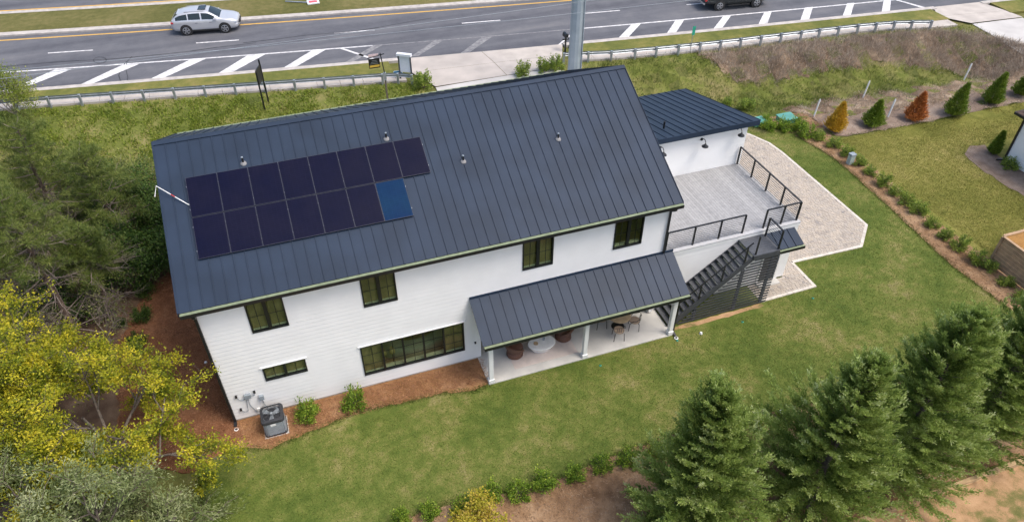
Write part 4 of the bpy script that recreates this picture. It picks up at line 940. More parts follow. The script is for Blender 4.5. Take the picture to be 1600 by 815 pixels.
# ---- branching broadleaf trees
def broadleaf(name, loc, H, spread, lm, label, seed, nleaf, leaf, lw, levels=4, limbs=7, group=None, droop=.0, clump=.28, trunk=.35, bare=0., wood='bark', tr=.14, leafdir=.5, lean=(0, 0)):
    global rng
    rng = np.random.default_rng(seed); r = random.Random(seed); segs = []; tips = []
    t = thing(name, label, 'tree', loc, group)
    def grow(p, d, ln, rad, lev):
        q = p+d*ln*.5+rng.normal(size=3)*ln*.05; e = q+unit(d+rng.normal(size=3)*.16+np.array([0, 0, .05-droop*.3*(levels-lev)]))*ln*.5
        segs.append(([tuple(p), tuple(q), tuple(e)], [rad, rad*.82, rad*.62]))
        if lev <= 1: tips.append((p, q, e))
        if lev == 0: return
        for k in range(3 if lev > 1 else 4):
            f = r.uniform(.35, 1.0); s = p+(q-p)*min(1, f*2) if f < .5 else q+(e-q)*(f*2-1)
            nd = unit(unit(e-p)*r.uniform(.45, .9)+unit(rng.normal(size=3))*.75+np.array([0, 0, .12-droop*.25]))
            grow(s, nd, ln*r.uniform(.52, .74), rad*.55, lev-1)
    top = np.array([lean[0]*H*trunk*.6, lean[1]*H*trunk*.6, H*trunk]); segs.append(([(0, 0, -.1), tuple(top*.5), tuple(top)], [tr, tr*.85, tr*.7]))
    for k in range(limbs):
        a = k*2.4+r.uniform(-.3, .3); e = r.uniform(.15, 1.15) if k else .1
        d = unit(np.array([math.cos(a)*math.sin(e)*spread/H*2.0+lean[0], math.sin(a)*math.sin(e)*spread/H*2.0+lean[1], math.cos(e)]))
        grow(top*r.uniform(.6, 1.0), d, (H-H*trunk)*r.uniform(.50, .68), tr*.55, levels-1)
    stems('trunk', segs, M[wood], t, 5)
    if bare: tips = [q for q in tips if r.random() > bare]
    k = max(1, nleaf//len(tips)); P = []; D = []; T_ = []
    for p, q, e in tips:
        f = rng.random(k)[:, None]**.7; T_.append(f[:, 0]); c = np.where(f < .5, p+(q-p)*f*2, q+(e-q)*(f*2-1))
        off = rng.normal(size=(k, 3))*clump*np.array([1, 1, .6]); P.append(c+off)
        D.append(unit(e-p)*leafdir+nrm(rng.normal(size=(k, 3)))*.8+np.array([0, 0, -droop]))
    P = np.concatenate(P); D = np.concatenate(D)
    ok = ~keepout(P+np.array(loc)); P, D = P[ok], D[ok]; T_ = [np.concatenate(T_)[ok]]
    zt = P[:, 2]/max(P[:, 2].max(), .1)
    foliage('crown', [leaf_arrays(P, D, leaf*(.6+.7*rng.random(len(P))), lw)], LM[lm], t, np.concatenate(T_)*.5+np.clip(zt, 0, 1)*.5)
    return t
# yellow tree
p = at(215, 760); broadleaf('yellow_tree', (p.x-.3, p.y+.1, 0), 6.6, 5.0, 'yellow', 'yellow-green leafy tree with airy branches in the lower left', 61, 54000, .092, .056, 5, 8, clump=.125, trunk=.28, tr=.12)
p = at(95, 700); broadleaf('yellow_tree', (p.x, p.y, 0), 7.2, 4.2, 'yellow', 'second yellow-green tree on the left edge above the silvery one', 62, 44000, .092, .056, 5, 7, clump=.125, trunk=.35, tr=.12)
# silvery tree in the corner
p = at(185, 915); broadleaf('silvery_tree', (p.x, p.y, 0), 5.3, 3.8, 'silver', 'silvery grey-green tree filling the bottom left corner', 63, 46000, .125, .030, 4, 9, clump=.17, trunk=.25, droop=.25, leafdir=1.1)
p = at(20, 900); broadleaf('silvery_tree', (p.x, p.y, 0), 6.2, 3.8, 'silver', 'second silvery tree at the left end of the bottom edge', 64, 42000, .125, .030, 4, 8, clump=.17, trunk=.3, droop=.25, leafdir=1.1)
p = at(262, 890); broadleaf('silvery_tree', (p.x, p.y, 0), 3.2, 2.6, 'silver', 'lower silvery bush at the edge of the lawn on the bottom edge', 65, 26000, .125, .030, 4, 8, clump=.16, trunk=.15, droop=.25, leafdir=1.1)
# small golden tree on the bottom edge
p = at(752, 850); broadleaf('golden_tree', (p.x, p.y, .03), 1.75, 1.5, 'gold', 'small golden tree cut by the bottom edge among the shrubs', 66, 4200, .10, .06, 4, 7, clump=.10, trunk=.25, tr=.035)
# ---- pines and undergrowth of the wood
def pine(loc, H, label, seed, crown0=.45, Rm=2.4, dead=26, lm='pine', nb=46):
    global rng
    rng = np.random.default_rng(seed); r = random.Random(seed); segs = []; ded = []; P = []; D = []
    t = thing('pine_tree', label, 'tree', loc, 'pines in the wood left of the house')
    lx, ly = r.uniform(-.4, .4), r.uniform(-.4, .4)
    ax = lambda f: np.array([lx*f*f, ly*f*f, f*H])
    stems('trunk', [([tuple(ax(f)-np.array([0, 0, .1])) for f in (0, .25, .5, .75, 1)], [.17, .145, .115, .075, .015])], M['pinebark'], t, 8)
    for i in range(dead):
        f = r.uniform(.12, crown0+.2); a = r.uniform(0, 6.28); ln = r.uniform(.7, 2.0); b0 = ax(f); d = np.array([math.cos(a), math.sin(a), r.uniform(-.1, .35)])
        e = b0+d*ln; ded.append(([tuple(b0), tuple(b0+d*ln*.5+rng.normal(size=3)*.05), tuple(e)], [.03, .02, .006]))
        for k in range(5):
            s = b0+d*ln*r.uniform(.3, .95); dd = d+rng.normal(size=3)*.6; ded.append(([tuple(s), tuple(s+dd*.25), tuple(s+dd*.5+rng.normal(size=3)*.05)], [.009, .006, .002]))
    for i in range(nb):
        f = crown0+(1-crown0)*(i+r.random())/nb; a = i*2.4+r.uniform(-.5, .5); ln = Rm*(1-((f-crown0)/(1-crown0))**1.6*.8)*r.uniform(.55, 1.1)
        d = np.array([math.cos(a), math.sin(a), r.uniform(.05, .5)]); b0 = ax(f); segs.append(([tuple(b0), tuple(b0+d*ln*.5), tuple(b0+d*ln+np.array([0, 0, .12]))], [.03, .02, .006]))
        for k in range(int(6+ln*6)):
            s = b0+d*ln*r.uniform(.4, 1.02)+rng.normal(size=3)*.20*np.array([1, 1, .6]); m_ = 44
            dirs = nrm(rng.normal(size=(m_, 3))+np.array([0, 0, .7])+d*.3); P.append(s+dirs*.03); D.append(dirs)
    P = np.concatenate(P); D = np.concatenate(D)
    ok = ~keepout(P+np.array(loc)); P, D = P[ok], D[ok]
    V, F = leaf_arrays(P, D, .24*(.7+.5*rng.random(len(P))), .013)
    foliage('crown', [(V, F)], LM[lm], t); stems('branch', segs, M['twig'], t, 4); stems('dead_branch', ded, M['twig'], t, 4)
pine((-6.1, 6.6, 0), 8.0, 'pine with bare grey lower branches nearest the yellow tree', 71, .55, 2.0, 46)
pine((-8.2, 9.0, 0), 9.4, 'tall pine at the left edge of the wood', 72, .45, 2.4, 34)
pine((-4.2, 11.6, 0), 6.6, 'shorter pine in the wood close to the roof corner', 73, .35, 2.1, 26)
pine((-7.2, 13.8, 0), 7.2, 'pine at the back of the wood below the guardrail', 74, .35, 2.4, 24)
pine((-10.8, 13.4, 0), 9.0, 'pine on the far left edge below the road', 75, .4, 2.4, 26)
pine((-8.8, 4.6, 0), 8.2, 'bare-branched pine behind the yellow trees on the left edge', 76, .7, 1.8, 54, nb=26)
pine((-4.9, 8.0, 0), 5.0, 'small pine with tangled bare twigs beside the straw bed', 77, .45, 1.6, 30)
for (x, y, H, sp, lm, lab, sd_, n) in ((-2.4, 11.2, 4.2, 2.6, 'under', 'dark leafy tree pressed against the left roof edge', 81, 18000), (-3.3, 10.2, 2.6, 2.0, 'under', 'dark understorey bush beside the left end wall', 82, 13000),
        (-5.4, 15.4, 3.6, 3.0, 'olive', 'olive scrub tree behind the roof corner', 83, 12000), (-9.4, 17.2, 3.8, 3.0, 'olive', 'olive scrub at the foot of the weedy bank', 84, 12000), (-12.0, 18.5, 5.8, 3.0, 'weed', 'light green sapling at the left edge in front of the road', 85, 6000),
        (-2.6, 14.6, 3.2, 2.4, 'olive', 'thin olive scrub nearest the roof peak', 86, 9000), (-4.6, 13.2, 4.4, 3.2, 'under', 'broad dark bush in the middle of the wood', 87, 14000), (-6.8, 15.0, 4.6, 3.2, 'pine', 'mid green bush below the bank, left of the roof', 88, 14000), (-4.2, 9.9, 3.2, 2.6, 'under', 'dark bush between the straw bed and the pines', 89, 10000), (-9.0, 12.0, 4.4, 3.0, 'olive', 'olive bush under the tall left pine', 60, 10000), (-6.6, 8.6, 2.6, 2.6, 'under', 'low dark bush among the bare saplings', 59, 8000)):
    if sd_ == 85: q_ = at(6, 140, 3.0); x, y, H, sp = q_.x, q_.y, 3.7, 1.7
    broadleaf('scrub_tree', (x, y, float(gz(x, y))), H, sp, lm, lab, sd_, n, .12, .06, 4, 7, 'understorey of the wood', clump=.24, trunk=.2, tr=.06, wood='twig')
# bare brushy saplings
for k, (x, y, H) in enumerate(((-5.0, 9.6, 4.2), (-7.0, 10.8, 5.0), (-6.2, 4.2, 3.6), (-4.9, 6.2, 3.2), (-7.8, 6.8, 4.4), (-6.0, 13.0, 4.6))):
    broadleaf('bare_sapling', (x, y, 0), H, 3.0, 'olive', ['bare grey sapling in the middle of the wood', 'bare twiggy sapling behind the tall pine', 'bare sapling just above the yellow tree', 'bare sapling by the straw bed edge', 'bare tangled sapling at the left edge', 'bare sapling at the back of the wood'][k], 90+k, 500, .09, .05, 5, 6, 'bare saplings in the wood', clump=.1, trunk=.2, tr=.05, wood='twig')
# ---- ground cover (nobody could count it)
rng = np.random.default_rng(5)
def cover(name, poly, n, L, W, lm, label, cat, up=1.0, lift=0., spread=.6, excl=()):
    q = scatter(poly, n)
    for e in excl: q = q[~inside(e, q[:, 0], q[:, 1])]
    n = len(q); P = np.column_stack([q, gz(q[:, 0], q[:, 1])+lift]); D = rng.normal(size=(n, 3))*spread+np.array([0, 0, up])
    D[:, 2] = np.abs(D[:, 2])*(1 if up > .3 else .25)
    me = blade_mesh(name, P, D, L*(.5+rng.random(n)), W)
    return props(put(name, me, LM[lm]), label, cat, kind='stuff')
HB = [(0, -.2), (18.5, -1.7), (18.5, 12), (0, 12)]
cover('lawn_grass', LAWN, 240000, .04, .022, 'blade', 'short mottled grass of the back lawn around the house', 'grass', lift=0., excl=[PAV, HEDGE, BED, [(-1, -1.6), (10.2, -1.6), (10.2, .2), (-1, .2)], [(10, -1.6), (23.8, -1.6), (23.8, 13.5), (10, 13.5)]])
def clumps(name, poly, nc, per, rad, L, W, lm, label, cat, up=1., excl=(), spread=.5):
    c = scatter(poly, nc); c = np.repeat(c, per, 0)+rng.normal(size=(nc*per, 2))*rad
    for e in excl: c = c[~inside(e, c[:, 0], c[:, 1])]
    n = len(c); P = np.column_stack([c, gz(c[:, 0], c[:, 1])]); D = rng.normal(size=(n, 3))*spread+np.array([0, 0, up]); D[:, 2] = np.abs(D[:, 2])
    V, F = leaf_arrays(P, D, L*(.5+rng.random(n)), W)
    return props(put(name, npmesh(name, V, F), LM[lm]), label, cat, kind='stuff')
clumps('bank_weeds', band(-16, 13.4, lambda x: 18.4-.12*x, lambda x: railL(x)-.25, 30), 1300, 26, .22, .16, .07, 'weed', 'leafy weeds covering the bank below the left guardrail', 'weeds')
clumps('bank_grass', band(24.6, 56, lambda x: max(14.6, railR(x)-7.6), lambda x: railR(x)-.25, 30), 1500, 16, .3, .22, .03, 'verge' if 'verge' in LM else 'blade', 'rough grass on the drainage bank behind the wing', 'grass', excl=[BRUSH])
clumps('dry_brush', wobble(BRUSH, .5, .2, 2), 1700, 22, .22, .34, .022, 'brush', 'dead grey-brown brush on the bank below the right guardrail', 'brush')
clumps('dry_brush', wobble(DRY, .5, .2, 2), 500, 16, .22, .20, .02, 'brush', 'dead brush beside the arborvitae row', 'brush')
cover('straw_needles', STRAW, 26000, .16, .012, 'strawb', 'loose pine needles left of the house', 'pine straw', up=.1, lift=.04)
cover('neighbour_grass', [(36.4, 9.75), (60, 9.8), (60, 6.5), (44.6, 6.4), (42.6, 5.9), (42.2, 0), (42.2, -6), (36.6, -6), (36.4, 5)], 120000, .045, .024, 'dryblade', 'dry yellowish grass of the lawn beyond the hedge row', 'grass')
def edge(name, poly, n, label):
    a = np.array(poly); b = np.roll(a, -1, 0); ln = np.linalg.norm(b-a, axis=1); k = rng.choice(len(a), n, p=ln/ln.sum()); f = rng.random(n)[:, None]
    q = a[k]+(b[k]-a[k])*f+rng.normal(size=(n, 2))*.09; P = np.column_stack([q, gz(q[:, 0], q[:, 1])]); D = rng.normal(size=(n, 3))*.5+np.array([0, 0, 1]); D[:, 2] = abs(D[:, 2])
    props(put(name, blade_mesh(name, P, D, .085*(.5+rng.random(n)), .022), LM['blade']), label, 'grass', kind='stuff')
edge('edge_grass', [(.3, -1.45), (1.2, -1.75), (2.6, -1.5), (3.4, -1.35), (4.7, -1.05), (6.7, -1.3), (8.2, -1.35), (9.4, -1.62), (10.1, -1.5), (9.4, -1.62), (8.2, -1.35), (6.7, -1.3), (4.7, -1.05), (3.4, -1.35), (2.6, -1.5), (1.2, -1.75)], 3500, 'ragged grass along the straw bed by the house')
edge('edge_grass', HEDGE[2:9]+HEDGE[2:9][::-1], 5000, 'ragged grass along the left edge of the hedge bed')
edge('edge_grass', BED[:8]+BED[:8][::-1], 7000, 'ragged grass along the front mulch bed')
edge('edge_grass', ARB[2:7]+ARB[2:7][::-1], 3500, 'ragged grass along the arborvitae bed')
clumps('dry_brush', ARB, 260, 12, .2, .12, .02, 'brush', 'dead sprigs in the arborvitae bed', 'brush')
cover('mulch_chips', BED, 30000, .10, .02, 'chips', 'loose mulch and needles of the front bed', 'mulch', up=.1, lift=.045)
cover('mulch_chips', HEDGE, 9000, .10, .02, 'chips', 'loose mulch of the bed right of the lawn', 'mulch', up=.1, lift=.04)
cover('straw_needles', [(0.02, -.1), (10.2, -.1), (10.2, -1.4), (6.7, -1.25), (3.4, -1.3), (1.2, -1.65), (.3, -1.4)], 9000, .14, .012, 'strawb', 'loose pine needles along the house front', 'pine straw', up=.1, lift=.05)
rng = np.random.default_rng(9)
# ================================================================== STREET FURNITURE
def guardrail(pts, label, endturn=None):
    t = thing('guardrail', label, 'guardrail', (pts[0][0], pts[0][1], ZR), 'roadside guardrails')
    prof = [(0, .42), (.045, .46), (.045, .51), (.0, .545), (.0, .575), (.045, .61), (.045, .66), (0, .70)]
    ring = []
    P = [Vector(p) for p in pts]
    for i, p in enumerate(P):
        tt = (P[min(i+1, len(P)-1)]-P[max(0, i-1)]).normalized(); n = Vector((-tt.y, tt.x))
        ring.append([(p.x+n.x*(d+.08), p.y+n.y*(d+.08), ZR+h) for d, h in prof]+[(p.x+n.x*(d+.072), p.y+n.y*(d+.072), ZR+h) for d, h in reversed(prof)])
    MB().loft(ring).build('rail', M['galv'], t, fix=True)
    for i, p in enumerate(P):
        tt = (P[min(i+1, len(P)-1)]-P[max(0, i-1)]).normalized(); n = Vector((-tt.y, tt.x)); g = float(gz(p.x, p.y))
        m = MB(); a = Vector((p.x, p.y, min(g, ZR)-.1)); m.bar(a-Vector((0, 0, .1))-Vector((n.x, n.y, 0))*.07, Vector((p.x-n.x*.07, p.y-n.y*.07, ZR+.72)), .14, .14, up=(n.x, n.y, 0)); m.build('post', M['galv'], t)
        m = MB(); m.bar(Vector((p.x-n.x*.01, p.y-n.y*.01, ZR+.42)), Vector((p.x-n.x*.01, p.y-n.y*.01, ZR+.70)), .10, .13, up=(n.x, n.y, 0)); m.build('block', M['galv'], t)
lp = []; x = 11.2
while x > -36: lp.append((x, railL(x))); x -= 1.87
lp = [(13.05, 24.05), (12.2, 24.55)]+lp
guardrail(lp[::-1], 'long galvanised guardrail left of the driveway above the weedy bank')
guardrail(RAILR, 'galvanised guardrail right of the driveway above the brush bank')
# utility pole
UX, UY = 23.25, 20.6
t = thing('utility_pole', 'tall pale grey steel utility pole behind the roof ridge', 'pole', (UX, UY, 0))
m = MB(); n = 12; zs = [-.3, 6, 12, 18, 30]; rs = [.46, .43, .40, .37, .30]
m.loft([[(UX+r_*math.cos(2*math.pi*k/n), UY+r_*math.sin(2*math.pi*k/n), z) for k in range(n)] for z, r_ in zip(zs, rs)]); m.build('shaft', M['pole'], t, fix=True)
MB().tube([(UX+.30, UY-.40, 0), (UX+.24, UY-.36, 16)], .045, 8).build('riser_conduit', M['greybox'], t)
for z in (7.55, 7.95, 8.3): MB().lathe([(.435, z-.02), (.435, z+.02)], 12, (UX, UY, 0)).build('band', M['greybox'], t)
def wire(pa, pb, lab):
    a = at(*pa, 10.5); b = at(*pb, 10.5); d = b-a
    a2 = a-d*1.5; b2 = b+d*2.0; pts = [a2.lerp(b2, k/24)+Vector((0, 0, -.25*(1-(k/12-1)**2)+.22)) for k in range(25)]
    o = MB().tube(pts, .010, 5).build('overhead_wire', M['greybox']); props(o, lab, 'wire', 'overhead wires above the road')
wire((380, 74), (895, 4), 'upper overhead wire slanting across the road')
wire((380, 75), (780, 33), 'lower overhead wire slanting across the road')
# mailbox
p = at(883, 80, ZR); t = thing('mailbox', 'black roadside mailbox on a post beside the pole', 'mailbox', p)
MB().box(p.x-.05, p.x+.05, p.y-.05, p.y+.05, ZR-.1, ZR+1.05).build('post', M['black'], t)
m = MB(); ar = [(math.cos(a)*.13, math.sin(a)*.13) for a in [math.pi*k/8 for k in range(9)]]; sec = [(.13, -.16), *[(c, s) for c, s in ar], (-.13, -.16)]
m.loft([[(p.x+c, p.y+yy, ZR+1.22+s) for c, s in sec] for yy in (-.2, .32)]); m.build('box', M['black'], t, fix=True)
MB().box(p.x-.25, p.x+.25, p.y-.04, p.y+.04, ZR+.85, ZR+.93).build('arm', M['black'], t)
# signs
M['signblack'] = mat('black_sign_face', (.012, .011, .010), .45, var=.2)
M['signyellow'] = mat('yellow_sign_face', (.55, .36, .05), .5, var=.1)
M['signwhite'] = mat('white_sign_face', (.80, .82, .85), .45, var=.03)
M['signblue'] = mat('blue_sign_face', (.03, .22, .42), .5, var=.1)
M['signgreen'] = mat('green_sign_face', (.03, .33, .22), .5, var=.1)
M['signred'] = mat('pink_red_sign_face', (.60, .10, .12), .5, var=.1)
p = hit(606, 158); t = thing('hanging_sign', 'dark hanging sale sign with yellow strip on a post by the driveway', 'sign', p)
zb = p.z
MB().bar((p.x, p.y, zb-.1), (p.x, p.y, zb+1.5), .10, .10).build('timber_post', M['bark'], t); MB().bar((p.x, p.y, zb+1.5), (p.x, p.y, zb+2.0), .16, .16).build('post_sleeve', M['galv'], t)
MB().bar((p.x, p.y, zb+2.0), (p.x-.12, p.y+.1, zb+3.3), .06, .06).build('upper_post', M['black'], t)
MB().bar((p.x+.12, p.y+.1, zb+3.2), (p.x-.95, p.y+.1, zb+3.05), .05, .05).build('arm', M['black'], t)
f = MB(); f.box(p.x-.90, p.x-.2, p.y+.08, p.y+.11, zb+2.35, zb+2.98); s = f.build('sign_face', M['signblack'], t)
MB().box(p.x-.86, p.x-.24, p.y+.072, p.y+.078, zb+2.42, zb+2.56).build('yellow_strip', M['signyellow'], s)
for k in range(3): MB().box(p.x-.80+.06*k, p.x-.32-.03*k, p.y+.073, p.y+.078, zb+2.64+k*.10, zb+2.665+k*.10).build('lettering_line', M['galv'], s)
MB().box(p.x-.88, p.x-.25, p.y+.08, p.y+.10, zb+3.12, zb+3.28).build('sign_rider', mat('pale_pink_rider', (.62, .48, .48), .5), t)
p = hit(634, 124); zb = ZR; t = thing('panel_sign', 'white panel sign between two dark posts by the driveway', 'sign', (p.x, p.y, zb))
q0, q1 = at(626, 124, ZR), at(644, 126, ZR)
for q in (q0, q1): MB().bar((q.x, q.y, zb-.2), (q.x, q.y, zb+1.75), .09, .09).build('post', M['slat'], t)
d = (q1-q0); u_ = d.normalized(); 
MB().bar(q0+u_*.05+Vector((0, -.0, 1.12)), q1-u_*.05+Vector((0, 0, 1.12)), .04, 1.1).build('sign_face', M['signwhite'], t)
MB().bar(q0-u_*.09+Vector((0, 0, 1.80)), q1+u_*.09+Vector((0, 0, 1.80)), .26, .16).build('cap', M['signwhite'], t)
p = at(623, 123, ZR); t = thing('yard_sign', 'small blue and white yard sign left of the white panel sign', 'sign', (p.x, p.y, ZR))
for dx in (-.22, .22): MB().tube([(p.x+dx, p.y, ZR-.1), (p.x+dx, p.y, ZR+.35)], .008, 5).build('wire_leg', M['black'], t)
s = MB(); s.box(p.x-.32, p.x+.32, p.y-.006, p.y+.006, ZR+.15, ZR+.58); s = s.build('sign_face', M['signwhite'], t)
for a, b in ((.46, .56), (.18, .24)): MB().box(p.x-.30, p.x+.30, p.y-.012, p.y-.007, ZR+a, ZR+b).build('blue_band', M['signblue'], s)
MB().box(p.x+.05, p.x+.28, p.y-.012, p.y-.007, ZR+.28, ZR+.42).build('blue_patch', M['signblue'], s)
p = hit(414, 172); t = thing('roadside_sign', 'tall two-post roadside sign seen edge-on on the weedy bank', 'sign', p); zb = p.z
dv = Vector((.35, .93, 0)).normalized()
for k, h in ((0, 2.6), (1.0, 3.0)):
    q = p+dv*k*.9; MB().bar((q.x, q.y, zb-.2), (q.x, q.y, zb+h), .10, .10).build('post', M['black'], t)
q = p+dv*.45; MB().bar((q.x-dv.x*.5, q.y-dv.y*.5, zb+2.2), (q.x+dv.x*.55, q.y+dv.y*.55, zb+2.2), .05, 1.0).build('sign_face', M['signblack'], t)
MB().bar((q.x-dv.x*.45-.035, q.y-dv.y*.45, zb+2.25), (q.x+dv.x*.45-.035, q.y+dv.y*.45, zb+2.25), .012, .75).build('pale_panel', M['signwhite'], t)
p = hit(1078, 83); t = thing('street_marker', 'small green marker sign on a thin post by the right guardrail', 'sign', p)
MB().tube([(p.x, p.y, p.z-.2), (p.x, p.y, p.z+1.9)], .022, 6).build('post', M['galv'], t); MB().box(p.x-.12, p.x+.12, p.y-.035, p.y-.024, p.z+1.35, p.z+2.0).build('sign_face', M['signgreen'], t)
p = at(488, 5, ZR+.1); t = thing('fallen_sign', 'red and white sign lying on the median grass with its pole', 'sign', p)
q = at(446, 3.5, ZR+.1)
MB().tube([(p.x-.2, p.y, ZR+.16), (q.x, q.y, ZR+.16)], .05, 6).build('pole', M['galv'], t)
MB().box(p.x-.4, p.x+.55, p.y-.35, p.y+.4, ZR+.12, ZR+.20).build('sign_face', M['signwhite'], t); MB().box(p.x-.25, p.x+.4, p.y-.2, p.y+.25, ZR+.202, ZR+.21).build('red_patch', M['signred'], t)
# survey stakes
for q, tp, lab in (((1271, 183), 160, 'white stake beside the golden arborvitae'), ((1348, 153), 128, 'white stake standing farthest back in the pond grass'), ((1387, 183), 158, 'white stake between the green and the rust-brown arborvitae'), ((1506, 125), 104, 'white stake at the right by the white litter')):
    p = hit(*q); o = MB(); a = Vector((p.x, p.y, p.z-.1)); o.bar(a, a+Vector((.16, .05, 1.25)), .09, .05); o.bar(a+Vector((.16, .05, 1.25)), a+Vector((.17, .053, 1.33)), .06, .04)
    props(o.build('survey_stake', M['trim']), lab, 'stake', 'white stakes around the drainage basin')
# teal cabinets, pedestal
M['teal'] = mat('teal_green_paint', (.09, .29, .24), .45, var=.12, scale=2)
for q, (sx, sy, sz), lab in (((1241, 200), (1.0, .8, .3), 'right teal utility cabinet behind the shrubs'), ((1197, 205), (.8, .7, .28), 'left teal utility cabinet behind the shrubs')):
    p = at(*q); p = Vector((p.x, p.y+.9, 0)); t = thing('utility_cabinet', lab, 'utility box', p, 'teal utility cabinets')
    MB().box(p.x-sx/2, p.x+sx/2, p.y-sy/2, p.y+sy/2, 0, sz).build('body', M['teal'], t, bev=.04); MB().box(p.x-sx/2-.04, p.x+sx/2+.04, p.y-sy/2-.04, p.y+sy/2+.04, sz-.01, sz+.06).build('lid', M['teal'], t, bev=.02)
p = at(1327, 256); t = thing('utility_pedestal', 'pale grey utility pedestal in the hedge row', 'utility box', p)
MB().box(p.x-.16, p.x+.16, p.y-.14, p.y+.14, 0, .62).build('body', mat('pale_green_grey_plastic', (.36, .42, .40), .5), t, bev=.03); MB().box(p.x-.18, p.x+.18, p.y-.16, p.y+.16, .60, .72).build('cap', M['greybox'], t, bev=.04)
# white litter, drain caps
for q, s_, lab in (((1095, 521), .06, 'white drain cap on the lawn near the porch corner'), ((322, 567), .06, 'white cleanout cap in the pine straw left of the house')):
    p = at(*q); t = thing('drain_cap', lab, 'drain cap', p); MB().lathe([(s_, 0), (s_, .06), (s_*.8, .09)], 14, p).build('cap', M['trim'], t); MB().lathe([(s_*1.2, 0), (s_*1.2, .02)], 14, p).build('collar', M['trim'], t)
p = at(1219, 650); t = thing('white_box', 'small white box among the shrubs beside the second big conifer', 'box', p); MB().box(p.x-.09, p.x+.09, p.y-.07, p.y+.07, 0, .3).build('body', M['trim'], t, bev=.01); MB().box(p.x-.1, p.x+.1, p.y-.08, p.y+.08, .3, .34).build('lid', M['trim'], t)
M['tealflag'] = mat('teal_plastic', (.05, .38, .28), .5)
for i, q in enumerate(((1058, 532), (938, 571), (1160, 503), (1270, 466))):
    p = at(*q); t = thing('irrigation_cap', ['teal irrigation cap on the lawn below the porch corner', 'teal irrigation cap on the lawn below the middle porch post', 'teal irrigation cap on the lawn below the stairs', 'teal irrigation cap on the lawn right of the paver corner'][i], 'irrigation cap', p, 'teal irrigation caps'); MB().lathe([(.05, 0), (.05, .03), (.03, .05)], 12, p).build('cap', M['tealflag'], t); MB().lathe([(.02, .05), (.02, .07)], 8, p).build('nozzle', M['black'], t)
# downspout outlets
for p, lab in (((.0, -.42, 0), 'white downspout drain at the left house corner'), ((18.72, -1.78, 0), 'white downspout drain at the right porch post')):
    t = thing('downspout_drain', lab, 'drain', p); MB().lathe([(.09, -.02), (.09, .04), (.06, .05), (.06, .03)], 14, p).build('collar', M['trim'], t); MB().lathe([(.065, .0), (.065, .04)], 12, p).build('grate', M['black'], t)
# ================================================================== AIR CONDITIONER
M['acgrey'] = mat('grey_louvre', (.34, .38, .41), .45, var=.1); M['acdark'] = mat('dark_grille', (.03, .032, .037), .5, var=.15)
AX, AY, AW, AH = 1.48, -.82, .40, .92
t = thing('air_conditioner', 'grey louvred air-conditioner unit with dark top by the house corner', 'air conditioner', (AX, AY, .04))
def rr(w, r_, n=6): 
    return [(cx+r_*math.cos(a), cy+r_*math.sin(a)) for cx, cy, a0 in ((w-r_, w-r_, 0), (-w+r_, w-r_, 90), (-w+r_, -w+r_, 180), (w-r_, -w+r_, 270)) for a in [R(a0+90*k/n) for k in range(n+1)]]
ring = lambda w, z, r_=.13: [(AX+x, AY+y, z) for x, y in rr(w, r_)]
MB().loft([ring(AW+.03, .03), ring(AW+.03, .10)]).build('base_pan', M['acdark'], t, fix=True)
MB().loft([ring(AW-.03, .10), ring(AW-.03, .78)]).build('coil', M['greybox'], t, fix=True)
k = 0
for i, ((x, y), (x2, y2)) in enumerate(zip(rr(AW, .13, 3), rr(AW, .13, 3)[1:]+rr(AW, .13, 3)[:1])):
    ln = math.hypot(x2-x, y2-y); n = max(1, round(ln/.045)); m = MB()
    for q in range(n):
        f = (q+.5)/n; m.bar((AX+x+(x2-x)*f, AY+y+(y2-y)*f, .10), (AX+x+(x2-x)*f, AY+y+(y2-y)*f, .78), .034, .014, up=(-(y2-y), x2-x, 0))
    m.build('louvre', M['acgrey'], t)
MB().loft([ring(AW+.035, .78), ring(AW+.04, .84), ring(AW+.02, .90), ring(AW-.08, .925)], cap=False).build('top_rim', M['acdark'], t, fix=True)
m = MB()
for r_ in (.07, .12, .17, .22, .27, .32): m.tube([(AX+r_*math.cos(a), AY+r_*math.sin(a), .925) for a in [2*math.pi*q/28 for q in range(29)]], .006, 4, cap=False)
for q in range(12): a = math.pi*q/6; m.tube([(AX+.05*math.cos(a), AY+.05*math.sin(a), .93), (AX+.34*math.cos(a), AY+.34*math.sin(a), .925)], .006, 4)
m.build('fan_guard', M['acdark'], t, 'stuff')
MB().lathe([(.33, .80), (.33, .81)], 24, (AX, AY, 0)).build('fan_shroud', M['acdark'], t)
for q in range(3):
    a = 2*math.pi*q/3+.4; c, s = math.cos(a), math.sin(a); P_ = lambda r_, w_, z: (AX+r_*c-w_*s, AY+r_*s+w_*c, z)
    MB().add([P_(.05, -.05, .83), P_(.31, -.11, .83), P_(.31, .11, .88), P_(.05, .05, .87)], [(0, 1, 2, 3)]).build('fan_blade', M['acgrey'], t)
MB().lathe([(.07, .82), (.07, .90)], 12, (AX, AY, 0)).build('fan_hub', M['acgrey'], t)
MB().box(AX-.12, AX+.08, AY-AW-.016, AY-AW-.006, .62, .74).build('rating_plate', M['trim'], t)
MB().box(AX-.46, AX+.46, AY-.46, AY+.46, -.02, .035).build('pad', M['concrete'], t)
